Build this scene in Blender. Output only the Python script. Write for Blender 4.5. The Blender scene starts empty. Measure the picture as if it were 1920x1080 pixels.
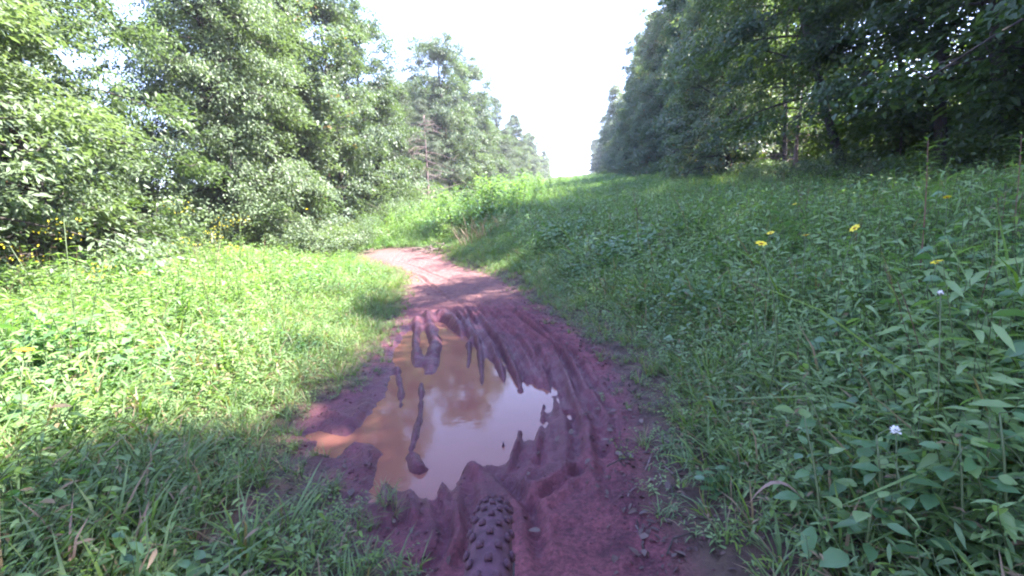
import bpy, math, random
import numpy as np
from mathutils import Vector, Matrix

# ------------------------------------------------------------------ camera, world, sun, exposure
scn = bpy.context.scene
COL = scn.collection
EYE = np.array([0.0, 0.0, 0.963])
FPX, PITCH, ROLL = 900.0, math.radians(7.9), math.radians(4.0)
_f = np.array([0, math.cos(PITCH), -math.sin(PITCH)])
_u0 = np.array([0, math.sin(PITCH), math.cos(PITCH)])
_r0 = np.array([1.0, 0, 0])
CR = math.cos(ROLL) * _r0 - math.sin(ROLL) * _u0
CU = math.cos(ROLL) * _u0 + math.sin(ROLL) * _r0
CF = _f
cam_d = bpy.data.cameras.new('camera')
cam = bpy.data.objects.new('camera', cam_d)
COL.objects.link(cam)
cam_d.sensor_width = 36.0
cam_d.lens = 36.0 * FPX / 1920.0
cam_d.clip_start, cam_d.clip_end = 0.05, 3000
m = Matrix.Identity(4)
for i in range(3):
    m[i][0], m[i][1], m[i][2], m[i][3] = CR[i], CU[i], -CF[i], EYE[i]
cam.matrix_world = m
scn.camera = cam

SUN_AZ = math.radians(93.0)      # clockwise from +Y (straight ahead)
SUN_EL = math.radians(55.0)
w = bpy.data.worlds.new('World')
scn.world = w
w.use_nodes = True
nt = w.node_tree
bg = nt.nodes['Background']
sky = nt.nodes.new('ShaderNodeTexSky')
sky.sky_type = 'NISHITA'
sky.sun_disc = False
sky.sun_elevation = SUN_EL
sky.sun_rotation = SUN_AZ
sky.air_density, sky.dust_density, sky.ozone_density = 1.0, 0.3, 3.0
tint = nt.nodes.new('ShaderNodeMix')            # the camera's magenta white balance
tint.data_type = 'RGBA'; tint.blend_type = 'MULTIPLY'; tint.inputs[0].default_value = 1.0
tint.inputs[7].default_value = (1.12, 0.92, 1.02, 1)
nt.links.new(sky.outputs[0], tint.inputs[6])
nt.links.new(tint.outputs[2], bg.inputs[0])
bg.inputs[1].default_value = 0.14
sun_d = bpy.data.lights.new('sun', 'SUN')
sun_d.energy, sun_d.angle, sun_d.color = 4.6, math.radians(0.53), (1.0, 0.95, 0.87)
sun = bpy.data.objects.new('sun', sun_d)
COL.objects.link(sun)
sd = Vector((math.sin(SUN_AZ) * math.cos(SUN_EL), math.cos(SUN_AZ) * math.cos(SUN_EL), math.sin(SUN_EL)))
sun.rotation_euler = sd.to_track_quat('Z', 'Y').to_euler()
sun.location = (10, 0, 30)
scn.view_settings.view_transform = 'Standard'
scn.view_settings.look = 'None'
scn.view_settings.exposure = 3.25
scn.view_settings.gamma = 1.0
scn.view_settings.use_curve_mapping = False
scn.render.engine = 'CYCLES'
cy = scn.cycles
cy.max_bounces, cy.diffuse_bounces, cy.glossy_bounces, cy.transmission_bounces, cy.transparent_max_bounces = 7, 4, 3, 4, 8
cy.use_denoising = True
cy.filter_width = 2.1                # a soft, cheap action-camera lens
cy.caustics_reflective = cy.caustics_refractive = False
cy.sample_clamp_indirect = 6

GLARE_VEIL = 0.0010                    # density of the volume added to imitate lens glare
cy.volume_bounces = 0
RNG = np.random.default_rng(11)

# ------------------------------------------------------------------ helpers
def ray(u, v):
    d = CF + CR * (u - 960) / FPX + CU * (540 - v) / FPX
    return d / np.linalg.norm(d)

_vp = ray(1080, 322)
AXIS = math.atan2(_vp[0], _vp[1])          # azimuth of the cutting through the woods
CA, SA = math.cos(AXIS), math.sin(AXIS)
def to_sl(x, y):
    return x * SA + y * CA, x * CA - y * SA
def to_xy(s, l):
    return s * SA + l * CA, s * CA - l * SA

def _hash(ix, iy, seed):
    n = (ix.astype(np.int64) * 374761393 + iy.astype(np.int64) * 668265263 + seed * 1274126177) & 0x7fffffff
    n = ((n ^ (n >> 13)) * 1274126177) & 0x7fffffff
    n = (n ^ (n >> 16)) & 0xffff
    return n / 65535.0
def vnoise(x, y, seed=0):
    x = np.asarray(x, float); y = np.asarray(y, float)
    x0 = np.floor(x); y0 = np.floor(y)
    fx, fy = x - x0, y - y0
    fx = fx * fx * (3 - 2 * fx); fy = fy * fy * (3 - 2 * fy)
    a = _hash(x0, y0, seed); b = _hash(x0 + 1, y0, seed)
    c = _hash(x0, y0 + 1, seed); d = _hash(x0 + 1, y0 + 1, seed)
    return (a * (1 - fx) + b * fx) * (1 - fy) + (c * (1 - fx) + d * fx) * fy * 1.0
def fbm(x, y, seed=0, octs=4):
    t, a, s = 0.0, 0.5, 1.0
    for o in range(octs):
        t = t + a * (vnoise(x * s, y * s, seed + o * 17) * 2 - 1)
        a *= 0.5; s *= 2.03
    return t
def sstep(e0, e1, x):
    t = np.clip((x - e0) / (e1 - e0), 0, 1)
    return t * t * (3 - 2 * t)

def base_z(x, y):
    s, l = to_sl(np.asarray(x, float), np.asarray(y, float))
    g = 0.088
    t = np.clip(s - 4.0, 0, None)
    z = g * np.where(t < 6, t * t / 12.0, t - 3.0)
    z = z - 0.16 * np.clip(s - 185, 0, None)
    z = z + 0.22 * sstep(1.0, 4.5, l) - 0.05 * sstep(1.5, 4, -l)
    return z

def gpt(u, v):                    # pixel -> point on the smooth ground
    d = ray(u, v)
    t = 0.2
    for _ in range(4000):
        p = EYE + d * t
        if p[2] <= float(base_z(p[0], p[1])):
            break
        t += 0.004 + t * 0.002
    return (p[0], p[1])
def at_dist(u, v, dist):          # pixel -> point at a horizontal distance
    d = ray(u, v)
    return EYE + d * dist / math.hypot(d[0], d[1])

def poly_sd(x, y, poly):
    """signed distance to a closed polygon, negative inside"""
    poly = np.asarray(poly); n = len(poly)
    best = np.full(x.shape, 1e9); inside = np.zeros(x.shape, bool)
    for i in range(n):
        ax, ay = poly[i]; bx, by = poly[(i + 1) % n]
        ex, ey = bx - ax, by - ay
        wx, wy = x - ax, y - ay
        t = np.clip((wx * ex + wy * ey) / (ex * ex + ey * ey + 1e-12), 0, 1)
        best = np.minimum(best, (wx - ex * t) ** 2 + (wy - ey * t) ** 2)
        c = (ay > y) != (by > y)
        xi = (bx - ax) * (y - ay) / (by - ay + 1e-12) + ax
        inside ^= c & (x < xi)
    d = np.sqrt(best)
    return np.where(inside, -d, d)
def line_d(x, y, pts):
    """distance to an open polyline and the fraction along it"""
    best = np.full(x.shape, 1e9); fr = np.zeros(x.shape); n = len(pts) - 1
    for i in range(n):
        ax, ay = pts[i]; bx, by = pts[i + 1]
        ex, ey = bx - ax, by - ay
        wx, wy = x - ax, y - ay
        t = np.clip((wx * ex + wy * ey) / (ex * ex + ey * ey + 1e-12), 0, 1)
        d = (wx - ex * t) ** 2 + (wy - ey * t) ** 2
        k = d < best
        best = np.where(k, d, best); fr = np.where(k, (i + t) / n, fr)
    return np.sqrt(best), fr

def make_mesh(name, verts, faces, mats, smooth=False, mat_idx=None):
    """faces: list of (n,k) int arrays, k = 3 or 4"""
    me = bpy.data.meshes.new(name)
    verts = np.ascontiguousarray(verts, dtype=np.float32)
    loops = np.concatenate([f.ravel() for f in faces]).astype(np.int32)
    totals = np.concatenate([np.full(len(f), f.shape[1], np.int32) for f in faces])
    starts = np.concatenate([[0], np.cumsum(totals)[:-1]]).astype(np.int32)
    me.vertices.add(len(verts)); me.vertices.foreach_set('co', verts.ravel())
    me.loops.add(len(loops)); me.loops.foreach_set('vertex_index', loops)
    me.polygons.add(len(totals)); me.polygons.foreach_set('loop_start', starts)
    me.polygons.foreach_set('loop_total', totals)
    if mat_idx is not None:
        me.polygons.foreach_set('material_index', np.asarray(mat_idx, np.int32))
    if smooth:
        me.polygons.foreach_set('use_smooth', np.ones(len(totals), bool))
    for mt in (mats if isinstance(mats, (list, tuple)) else [mats]):
        me.materials.append(mt)
    me.update(calc_edges=True)
    return me

class MB:
    """collects verts and faces"""
    def __init__(self):
        self.v = []; self.f3 = []; self.f4 = []; self.n = 0; self.m3 = []; self.m4 = []
    def add(self, v, f3=None, f4=None, mi=0):
        v = np.asarray(v, float).reshape(-1, 3)
        if f3 is not None and len(f3):
            self.f3.append(np.asarray(f3, int) + self.n); self.m3.append(np.full(len(f3), mi))
        if f4 is not None and len(f4):
            self.f4.append(np.asarray(f4, int) + self.n); self.m4.append(np.full(len(f4), mi))
        self.v.append(v); self.n += len(v)
    def tube(self, pts, rad, sides=6, mi=0, cap=True):
        pts = np.asarray(pts, float); n = len(pts)
        rad = np.broadcast_to(np.asarray(rad, float), (n,))
        tan = np.gradient(pts, axis=0)
        tan /= np.linalg.norm(tan, axis=1)[:, None] + 1e-9
        ref = np.array([0.31, 0.95, 0.05]) if abs(tan[0][2]) > .7 else np.array([0.0, 0.05, 1.0])
        a = np.cross(tan, ref); a /= np.linalg.norm(a, axis=1)[:, None] + 1e-9
        b = np.cross(tan, a)
        th = np.arange(sides) * 2 * math.pi / sides
        ring = (a[:, None, :] * np.cos(th)[None, :, None] + b[:, None, :] * np.sin(th)[None, :, None]) * rad[:, None, None] + pts[:, None, :]
        q = []
        for i in range(n - 1):
            for k in range(sides):
                q.append((i * sides + k, i * sides + (k + 1) % sides, (i + 1) * sides + (k + 1) % sides, (i + 1) * sides + k))
        v = ring.reshape(-1, 3)
        f3 = []
        if cap:
            v = np.vstack([v, pts[0], pts[-1]])
            for k in range(sides):
                f3.append((n * sides, (k + 1) % sides, k))
                f3.append((n * sides + 1, (n - 1) * sides + k, (n - 1) * sides + (k + 1) % sides))
        self.add(v, f3, q, mi)
    def mesh(self, name, mats, smooth=False):
        faces, mi = [], []
        if self.f3: faces.append(np.vstack(self.f3)); mi.append(np.concatenate(self.m3))
        if self.f4: faces.append(np.vstack(self.f4)); mi.append(np.concatenate(self.m4))
        return make_mesh(name, np.vstack(self.v), faces, mats, smooth, np.concatenate(mi))

def link(name, data, parent=None, loc=None):
    o = bpy.data.objects.new(name, data)
    COL.objects.link(o)
    if parent is not None: o.parent = parent
    if loc is not None: o.location = loc
    return o
def tag(o, label=None, cat=None, group=None, kind=None):
    if label: o['label'] = label
    if cat: o['category'] = cat
    if group: o['group'] = group
    if kind: o['kind'] = kind
    return o
def empty(name, loc=(0, 0, 0), rz=0.0):
    o = bpy.data.objects.new(name, None)
    o.empty_display_size = 0.2
    COL.objects.link(o)
    o.location = loc; o.rotation_euler = (0, 0, rz)
    return o
def copy_tree(o, parent=None):
    c = o.copy(); COL.objects.link(c)
    if parent is not None: c.parent = parent
    for ch in list(o.children): copy_tree(ch, c)
    return c

# ------------------------------------------------------------------ materials
def new_mat(name):
    mt = bpy.data.materials.new(name); mt.use_nodes = True
    n = mt.node_tree.nodes; n.clear()
    out = n.new('ShaderNodeOutputMaterial')
    return mt, mt.node_tree, out
def leaf_mat(name, c1, c2, trans, tfac=0.35, rough=0.45, spec=0.35, brown=0.0, brown_col=(0.2, 0.11, 0.06)):
    """green leaf: colour differs leaf to leaf and plant to plant; light passes through it"""
    mt, t, out = new_mat(name); N, L = t.nodes, t.links
    geo = N.new('ShaderNodeNewGeometry'); oi = N.new('ShaderNodeObjectInfo')
    add = N.new('ShaderNodeMath'); add.operation = 'ADD'
    L.new(geo.outputs['Random Per Island'], add.inputs[0]); L.new(oi.outputs['Random'], add.inputs[1])
    half = N.new('ShaderNodeMath'); half.operation = 'MULTIPLY'; half.inputs[1].default_value = 0.5
    L.new(add.outputs[0], half.inputs[0])
    mix = N.new('ShaderNodeMix'); mix.data_type = 'RGBA'
    mix.inputs[6].default_value = (*c1, 1); mix.inputs[7].default_value = (*c2, 1)
    L.new(half.outputs[0], mix.inputs[0])
    col = mix.outputs[2]
    if brown > 0:
        gt = N.new('ShaderNodeMath'); gt.operation = 'LESS_THAN'; gt.inputs[1].default_value = brown
        L.new(geo.outputs['Random Per Island'], gt.inputs[0])
        m2 = N.new('ShaderNodeMix'); m2.data_type = 'RGBA'; m2.inputs[7].default_value = (*brown_col, 1)
        L.new(gt.outputs[0], m2.inputs[0]); L.new(col, m2.inputs[6]); col = m2.outputs[2]
    p = N.new('ShaderNodeBsdfPrincipled')
    p.inputs['Roughness'].default_value = rough; p.inputs['Specular IOR Level'].default_value = spec
    L.new(col, p.inputs['Base Color'])
    tr = N.new('ShaderNodeBsdfTranslucent')
    tm = N.new('ShaderNodeMix'); tm.data_type = 'RGBA'; tm.blend_type = 'MULTIPLY'; tm.inputs[0].default_value = 1.0
    tm.inputs[7].default_value = (*trans, 1); L.new(col, tm.inputs[6]); L.new(tm.outputs[2], tr.inputs['Color'])
    ms = N.new('ShaderNodeMixShader'); ms.inputs[0].default_value = tfac
    L.new(p.outputs[0], ms.inputs[1]); L.new(tr.outputs[0], ms.inputs[2]); L.new(ms.outputs[0], out.inputs[0])
    return mt
def bark_mat(name, c1, c2, scale=18):
    mt, t, out = new_mat(name); N, L = t.nodes, t.links
    tc = N.new('ShaderNodeTexCoord'); mp = N.new('ShaderNodeMapping'); mp.inputs['Scale'].default_value = (1, 1, 0.18)
    L.new(tc.outputs['Object'], mp.inputs[0])
    ns = N.new('ShaderNodeTexNoise'); ns.inputs['Scale'].default_value = scale; ns.inputs['Detail'].default_value = 5
    L.new(mp.outputs[0], ns.inputs['Vector'])
    mix = N.new('ShaderNodeMix'); mix.data_type = 'RGBA'
    mix.inputs[6].default_value = (*c1, 1); mix.inputs[7].default_value = (*c2, 1)
    L.new(ns.outputs[0], mix.inputs[0])
    p = N.new('ShaderNodeBsdfPrincipled'); p.inputs['Roughness'].default_value = 0.9
    L.new(mix.outputs[2], p.inputs['Base Color'])
    bp = N.new('ShaderNodeBump'); bp.inputs['Strength'].default_value = 0.8; bp.inputs['Distance'].default_value = 0.03
    L.new(ns.outputs[0], bp.inputs['Height']); L.new(bp.outputs[0], p.inputs['Normal'])
    L.new(p.outputs[0], out.inputs[0])
    return mt
def plain_mat(name, col, rough=0.6, noise=0.25, scale=30, spec=0.4, bump=0.0):
    mt, t, out = new_mat(name); N, L = t.nodes, t.links
    tc = N.new('ShaderNodeTexCoord')
    ns = N.new('ShaderNodeTexNoise'); ns.inputs['Scale'].default_value = scale; ns.inputs['Detail'].default_value = 4
    L.new(tc.outputs['Object'], ns.inputs['Vector'])
    mix = N.new('ShaderNodeMix'); mix.data_type = 'RGBA'
    mix.inputs[6].default_value = (*[c * (1 - noise) for c in col], 1); mix.inputs[7].default_value = (*[min(1, c * (1 + noise)) for c in col], 1)
    L.new(ns.outputs[0], mix.inputs[0])
    p = N.new('ShaderNodeBsdfPrincipled'); p.inputs['Roughness'].default_value = rough
    p.inputs['Specular IOR Level'].default_value = spec
    L.new(mix.outputs[2], p.inputs['Base Color'])
    if bump:
        bp = N.new('ShaderNodeBump'); bp.inputs['Strength'].default_value = bump; bp.inputs['Distance'].default_value = 0.004
        L.new(ns.outputs[0], bp.inputs['Height']); L.new(bp.outputs[0], p.inputs['Normal'])
    L.new(p.outputs[0], out.inputs[0])
    return mt

M = {}
M['locust'] = leaf_mat('locust_leaf', (0.078, 0.115, 0.066), (0.150, 0.190, 0.118), (1.5, 1.7, 0.7), 0.38)
M['oak'] = leaf_mat('oak_leaf', (0.062, 0.095, 0.066), (0.122, 0.160, 0.105), (1.6, 1.8, 0.6), 0.34)
M['tulip'] = leaf_mat('tulip_leaf', (0.080, 0.118, 0.085), (0.150, 0.185, 0.132), (1.5, 1.7, 0.6), 0.36, brown=0.03)
M['cedar'] = leaf_mat('cedar_leaf', (0.060, 0.085, 0.060), (0.110, 0.135, 0.090), (1.2, 1.4, 0.6), 0.2, 0.6)
M['shrub'] = leaf_mat('shrub_leaf', (0.080, 0.125, 0.072), (0.155, 0.205, 0.120), (1.4, 1.6, 0.7), 0.34)
M['shade_leaf'] = leaf_mat('shaded_leaf', (0.034, 0.066, 0.036), (0.085, 0.125, 0.042), (1.8, 1.9, 0.5), 0.42)  # leaf colour darkened: shade of the right woods put into it
M['oak_shaded'] = leaf_mat('shaded_oak_leaf', (0.032, 0.058, 0.040), (0.070, 0.105, 0.055), (1.8, 1.9, 0.5), 0.36)  # oak leaf with the right woods' shade mixed into its colour
M['weed'] = leaf_mat('weed_leaf', (0.125, 0.212, 0.076), (0.225, 0.315, 0.125), (1.4, 1.7, 0.6), 0.38, 0.42)
M['weed_blue'] = leaf_mat('broad_leaf', (0.062, 0.135, 0.058), (0.115, 0.205, 0.085), (1.3, 1.6, 0.6), 0.32, 0.4)
M['grass'] = leaf_mat('grass_blade', (0.090, 0.155, 0.065), (0.170, 0.240, 0.095), (1.4, 1.6, 0.6), 0.38, 0.45, brown=0.08, brown_col=(0.24, 0.17, 0.11))
M['limegrass'] = leaf_mat('lime_grass', (0.110, 0.190, 0.035), (0.170, 0.250, 0.050), (1.4, 1.6, 0.6), 0.4)
M['dry'] = leaf_mat('dry_grass', (0.26, 0.17, 0.13), (0.36, 0.25, 0.20), (1.2, 1.0, 0.8), 0.25, 0.7)
M['dead_leaf'] = leaf_mat('dead_leaf', (0.045, 0.026, 0.024), (0.13, 0.085, 0.075), (1.1, 0.9, 0.7), 0.1, 0.6)
M['stem'] = plain_mat('weed_stem', (0.075, 0.105, 0.045), 0.6, 0.2)
M['red_stem'] = plain_mat('red_stem', (0.14, 0.075, 0.055), 0.6, 0.2)
M['bark'] = bark_mat('bark', (0.018, 0.014, 0.013), (0.060, 0.048, 0.042))
M['pale_bark'] = bark_mat('pale_bark', (0.075, 0.06, 0.055), (0.19, 0.155, 0.14))
M['dead_wood'] = bark_mat('dead_wood', (0.11, 0.075, 0.075), (0.25, 0.18, 0.18), 30)
M['petal'] = leaf_mat('yellow_petal', (0.78, 0.60, 0.02), (0.85, 0.72, 0.04), (1.0, 1.0, 0.6), 0.25, 0.6)
M['white_petal'] = plain_mat('white_petal', (0.75, 0.74, 0.74), 0.7, 0.1)
M['goldenrod'] = leaf_mat('goldenrod_bloom', (0.55, 0.45, 0.03), (0.70, 0.60, 0.06), (1.0, 1.0, 0.5), 0.25, 0.7)
M['disc'] = plain_mat('flower_disc', (0.35, 0.19, 0.02), 0.8, 0.3, 400)
M['rubber'] = plain_mat('muddy_rubber', (0.075, 0.034, 0.048), 0.85, 0.8, 70, 0.3, 0.6)
M['metal'] = plain_mat('dark_alloy', (0.05, 0.05, 0.055), 0.35, 0.1)
M['steel'] = plain_mat('steel_spoke', (0.45, 0.45, 0.46), 0.3, 0.1)
M['frame'] = plain_mat('frame_paint', (0.03, 0.035, 0.045), 0.3, 0.1)

def ground_material():
    mt, t, out = new_mat('ground'); N, L = t.nodes, t.links
    tc = N.new('ShaderNodeTexCoord')
    def noise(scale, det=5, rough=0.6):
        n = N.new('ShaderNodeTexNoise'); n.inputs['Scale'].default_value = scale; n.inputs['Detail'].default_value = det
        n.inputs['Roughness'].default_value = rough
        L.new(tc.outputs['Object'], n.inputs['Vector']); return n.outputs[0]
    def ramp(fac, a, b, lo=0.35, hi=0.65):
        r = N.new('ShaderNodeValToRGB'); r.color_ramp.elements[0].position = lo; r.color_ramp.elements[1].position = hi
        r.color_ramp.elements[0].color = (*a, 1); r.color_ramp.elements[1].color = (*b, 1); L.new(fac, r.inputs[0]); return r.outputs[0]
    def attr(n):
        a = N.new('ShaderNodeAttribute'); a.attribute_name = n; return a.outputs['Fac']
    def mix(fac, a, b, mode='MIX'):
        k = N.new('ShaderNodeMix'); k.data_type = 'RGBA'; k.blend_type = mode
        if isinstance(fac, float): k.inputs[0].default_value = fac
        else: L.new(fac, k.inputs[0])
        L.new(a, k.inputs[6]); L.new(b, k.inputs[7]); return k.outputs[2]
    soil = ramp(noise(9), (0.045, 0.030, 0.024), (0.105, 0.066, 0.050))
    litter = ramp(noise(26), (0.028, 0.022, 0.016), (0.10, 0.066, 0.045))
    soil = mix(attr('woods'), soil, litter)
    mud = ramp(noise(5), (0.088, 0.028, 0.040), (0.205, 0.064, 0.078))
    fine = ramp(noise(60, 8, 0.75), (0.42, 0.42, 0.46), (1.35, 1.3, 1.26), 0.36, 0.64)
    mud = mix(1.0, mud, fine, 'MULTIPLY')
    dryc = ramp(noise(14), (0.125, 0.056, 0.054), (0.175, 0.084, 0.078))
    wet = ramp(noise(7), (0.080, 0.024, 0.038), (0.120, 0.038, 0.054))
    mud = mix(attr('dry'), mud, dryc)
    mud = mix(attr('wet'), mud, wet)
    col = mix(attr('trail'), soil, mud)
    p = N.new('ShaderNodeBsdfPrincipled'); L.new(col, p.inputs['Base Color']); p.inputs['Specular IOR Level'].default_value = .32
    mr = N.new('ShaderNodeMapRange'); mr.inputs[3].default_value = 0.85; mr.inputs[4].default_value = 0.30
    L.new(attr('wet'), mr.inputs[0]); L.new(mr.outputs[0], p.inputs['Roughness'])
    bp = N.new('ShaderNodeBump'); bp.inputs['Strength'].default_value = 0.7; bp.inputs['Distance'].default_value = 0.030
    L.new(noise(55, 8, 0.7), bp.inputs['Height']); L.new(bp.outputs[0], p.inputs['Normal'])
    L.new(p.outputs[0], out.inputs[0])
    return mt
M['ground'] = ground_material()
def water_material():
    mt, t, out = new_mat('muddy_water'); N, L = t.nodes, t.links
    tc = N.new('ShaderNodeTexCoord')
    n1 = N.new('ShaderNodeTexNoise'); n1.inputs['Scale'].default_value = 5; n1.inputs['Detail'].default_value = 4
    L.new(tc.outputs['Object'], n1.inputs['Vector'])
    r = N.new('ShaderNodeValToRGB'); r.color_ramp.elements[0].color = (0.165, 0.064, 0.050, 1); r.color_ramp.elements[1].color = (0.195, 0.079, 0.062, 1)
    L.new(n1.outputs[0], r.inputs[0])
    p = N.new('ShaderNodeBsdfPrincipled'); L.new(r.outputs[0], p.inputs['Base Color'])
    p.inputs['Roughness'].default_value = 0.055; p.inputs['IOR'].default_value = 1.22
    n2 = N.new('ShaderNodeTexNoise'); n2.inputs['Scale'].default_value = 14; n2.inputs['Detail'].default_value = 2
    L.new(tc.outputs['Object'], n2.inputs['Vector'])
    bp = N.new('ShaderNodeBump'); bp.inputs['Strength'].default_value = 0.05; bp.inputs['Distance'].default_value = 0.01
    L.new(n2.outputs[0], bp.inputs['Height']); L.new(bp.outputs[0], p.inputs['Normal'])
    L.new(p.outputs[0], out.inputs[0])
    return mt
M['water'] = water_material()

# ------------------------------------------------------------------ the ground: one sheet, trail and puddle worked into it
def G(pix): return [gpt(u, v) for u, v in pix]
TRAIL = G([(775, 1078), (715, 1010), (650, 935), (605, 868), (552, 832), (556, 792), (625, 752), (682, 715), (705, 660),
           (738, 605), (757, 562), (772, 532), (758, 506), (722, 490), (696, 480), (705, 471), (770, 469), (822, 476),
           (850, 496), (888, 509), (938, 524), (985, 556), (1028, 592), (1100, 640), (1160, 690), (1182, 760), (1188, 840),
           (1208, 920), (1255, 1000), (1295, 1078)]) + [(0.55, -1.5), (-0.4, -1.5)]
PUDDLE = G([(826, 596), (856, 612), (880, 640), (915, 668), (950, 695), (1000, 712), (1040, 722), (1046, 750), (1022, 800),
            (985, 832), (935, 862), (880, 872), (850, 892), (832, 915), (800, 922), (768, 925), (740, 900), (722, 950), (712, 962),
            (694, 950), (686, 905), (694, 868), (700, 838), (668, 826), (625, 850), (585, 838), (572, 806), (600, 792), (648, 806), (690, 772),
            (712, 735), (735, 690), (738, 655), (752, 625), (775, 606), (800, 598)])
def RL(*p): return G(p)
RIDGES = [  # (path, half width m, height m): banks between the ruts
    (RL((800, 585), (816, 640), (806, 692)), .050, .085), (RL((822, 586), (850, 602), (872, 622)), .055, .08),
    (RL((783, 596), (779, 640), (782, 680)), .040, .075),
    (RL((858, 586), (882, 630), (876, 684)), .016, .050), (RL((868, 582), (896, 640), (906, 738)), .016, .052),
    (RL((880, 582), (922, 645), (948, 716)), .014, .050), (RL((890, 580), (945, 650), (975, 726)), .015, .052),
    (RL((900, 578), (962, 650), (1003, 740)), .015, .055), (RL((912, 576), (990, 650), (1033, 726)), .014, .045),
    (RL((925, 574), (1015, 655), (1062, 765)), .014, .04), (RL((940, 572), (1040, 660), (1094, 790)), .014, .032),
    (RL((955, 570), (1062, 665), (1122, 800)), .014, .028),
    (RL((790, 700), (786, 780), (768, 840)), .016, .045), (RL((768, 840), (782, 866), (800, 874)), .032, .050),
    (RL((745, 680), (752, 730), (750, 765)), .018, .04),
    (RL((1016, 748), (1014, 790), (1004, 856)), .013, .055), (RL((976, 796), (972, 830), (955, 876)), .011, .055),
    (RL((945, 822), (942, 827)), .008, .048), (RL((878, 868), (895, 888)), .022, .035),
    (RL((830, 900), (838, 965)), .014, .05), (RL((770, 916), (778, 980)), .016, .045),
    (RL((722, 903), (728, 992)), .018, .048), (RL((640, 835), (690, 830), (688, 900)), .030, .028),
    (RL((610, 775), (660, 790), (690, 750)), .020, .03),
]
RUTS = [  # thin wheel grooves
    RL((880, 560), (960, 640), (1010, 760), (1010, 900)), RL((900, 555), (1000, 640), (1075, 780), (1090, 920)),
    RL((930, 560), (1040, 650), (1120, 780), (1140, 940)), RL((860, 565), (925, 640), (965, 720)),
    RL((845, 575), (890, 650), (893, 700)), RL((950, 560), (1070, 660), (1150, 780)), RL((905, 570), (985, 650), (1040, 730)),
    RL((930, 880), (1000, 950), (1010, 1070)), RL((880, 890), (885, 1000), (860, 1075)), RL((820, 920), (840, 1010), (800, 1075)),
    RL((740, 500), (790, 520), (840, 560)), RL((720, 485), (780, 500), (850, 530)), RL((985, 955), (1060, 900), (1110, 860)),
]
ZW = -0.030

def axis_vals(segs):
    out = []
    for a, b, n, p in segs:
        t = np.linspace(0, 1, n, endpoint=False) ** p
        out.append(a + (b - a) * t)
    return np.concatenate(out)
xs = np.concatenate([-(np.geomspace(2.95, 420, 70)[::-1]), np.arange(-2.9, 1.75, 0.0142), np.geomspace(1.8, 420, 74)])
yf = [0.75]
while yf[-1] < 11.0: yf.append(yf[-1] + 0.0105 + 0.0046 * (yf[-1] - 0.75))
ys = np.concatenate([-np.geomspace(1.0, 80, 26)[::-1], np.linspace(-.8, .7, 26), np.array(yf), np.geomspace(11.06, 420, 120)])
X, Y = np.meshgrid(xs, ys)
near = (np.abs(X) < 4.2) & (Y > -2) & (Y < 13)
xn, yn = X[near], Y[near]
td = np.full(X.shape, 60.0)
# distance from the trail everywhere it matters
mid = (np.abs(X) < 40) & (Y > -40) & (Y < 60)
td[mid] = poly_sd(X[mid], Y[mid], TRAIL)
Z = base_z(X, Y)
Z = Z + np.where(np.abs(td) < 59, 0, 0) + 0.06 * fbm(X * 0.35, Y * 0.35, 5, 3) * sstep(0.5, 4, np.clip(td, 0, 60))
tdn = td[near] + (0.07 + .05 * sstep(3, 6, yn)) * fbm(xn * 5, yn * 5, 9, 4)
trail_m = 1 - sstep(-0.06, 0.10, tdn)
pd = poly_sd(xn, yn, PUDDLE) + 0.018 * fbm(xn * 16, yn * 16, 31, 4)
zn = np.zeros_like(xn)
zn += 0.035 * sstep(0, 0.35, tdn)                                      # verge stands a little above the mud
zn += trail_m * (0.022 * fbm(xn * 6, yn * 6, 3, 4) + 0.013 * fbm(xn * 22, yn * 22, 4, 3))
zn += 0.016 * fbm(xn * 9, yn * 9, 6, 4) * (1 - trail_m)
zn -= 0.055 * (1 - sstep(-0.09, 0.05, pd)) + 0.012 * (1 - sstep(-0.02, 0.30, pd))
for k, pth in enumerate(RUTS):
    dd, fr = line_d(xn + 0.012 * fbm(xn * 9, yn * 9, 70 + k, 2), yn, pth)
    kk = trail_m * np.sin(np.clip(fr, 0.02, 0.98) * math.pi) ** 0.4
    zn -= 0.030 * np.exp(-(dd / 0.024) ** 2) * kk
    zn += 0.018 * np.exp(-((dd - 0.046) / 0.018) ** 2) * kk
    zn += 0.006 * np.exp(-(dd / 0.03) ** 2) * kk * np.sin(fr * 140 + k)
for k, (pth, wd, ht) in enumerate(RIDGES):
    dd, fr = line_d(xn + 0.010 * fbm(xn * 9, yn * 6, 90 + k, 3), yn + 0.010 * fbm(xn * 9, yn * 9, 120 + k, 3), pth)
    wv = wd * 1.2 * (0.75 + 0.5 * vnoise(fr * 7, fr * 0 + k, 33))
    zn += (ht * np.where(pd < 0, 1, 1.05) + .018 * (1 - sstep(-.05, .02, pd))) * np.exp(-(dd / wv) ** 2.6) * (0.86 + 0.22 * fbm(xn * 16, yn * 9, 40 + k, 3)) * sstep(0, .12, fr + .02) * np.where(fr > .85, 1 - (fr - .85) / .15 * .5, 1)
Z[near] += zn
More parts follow.
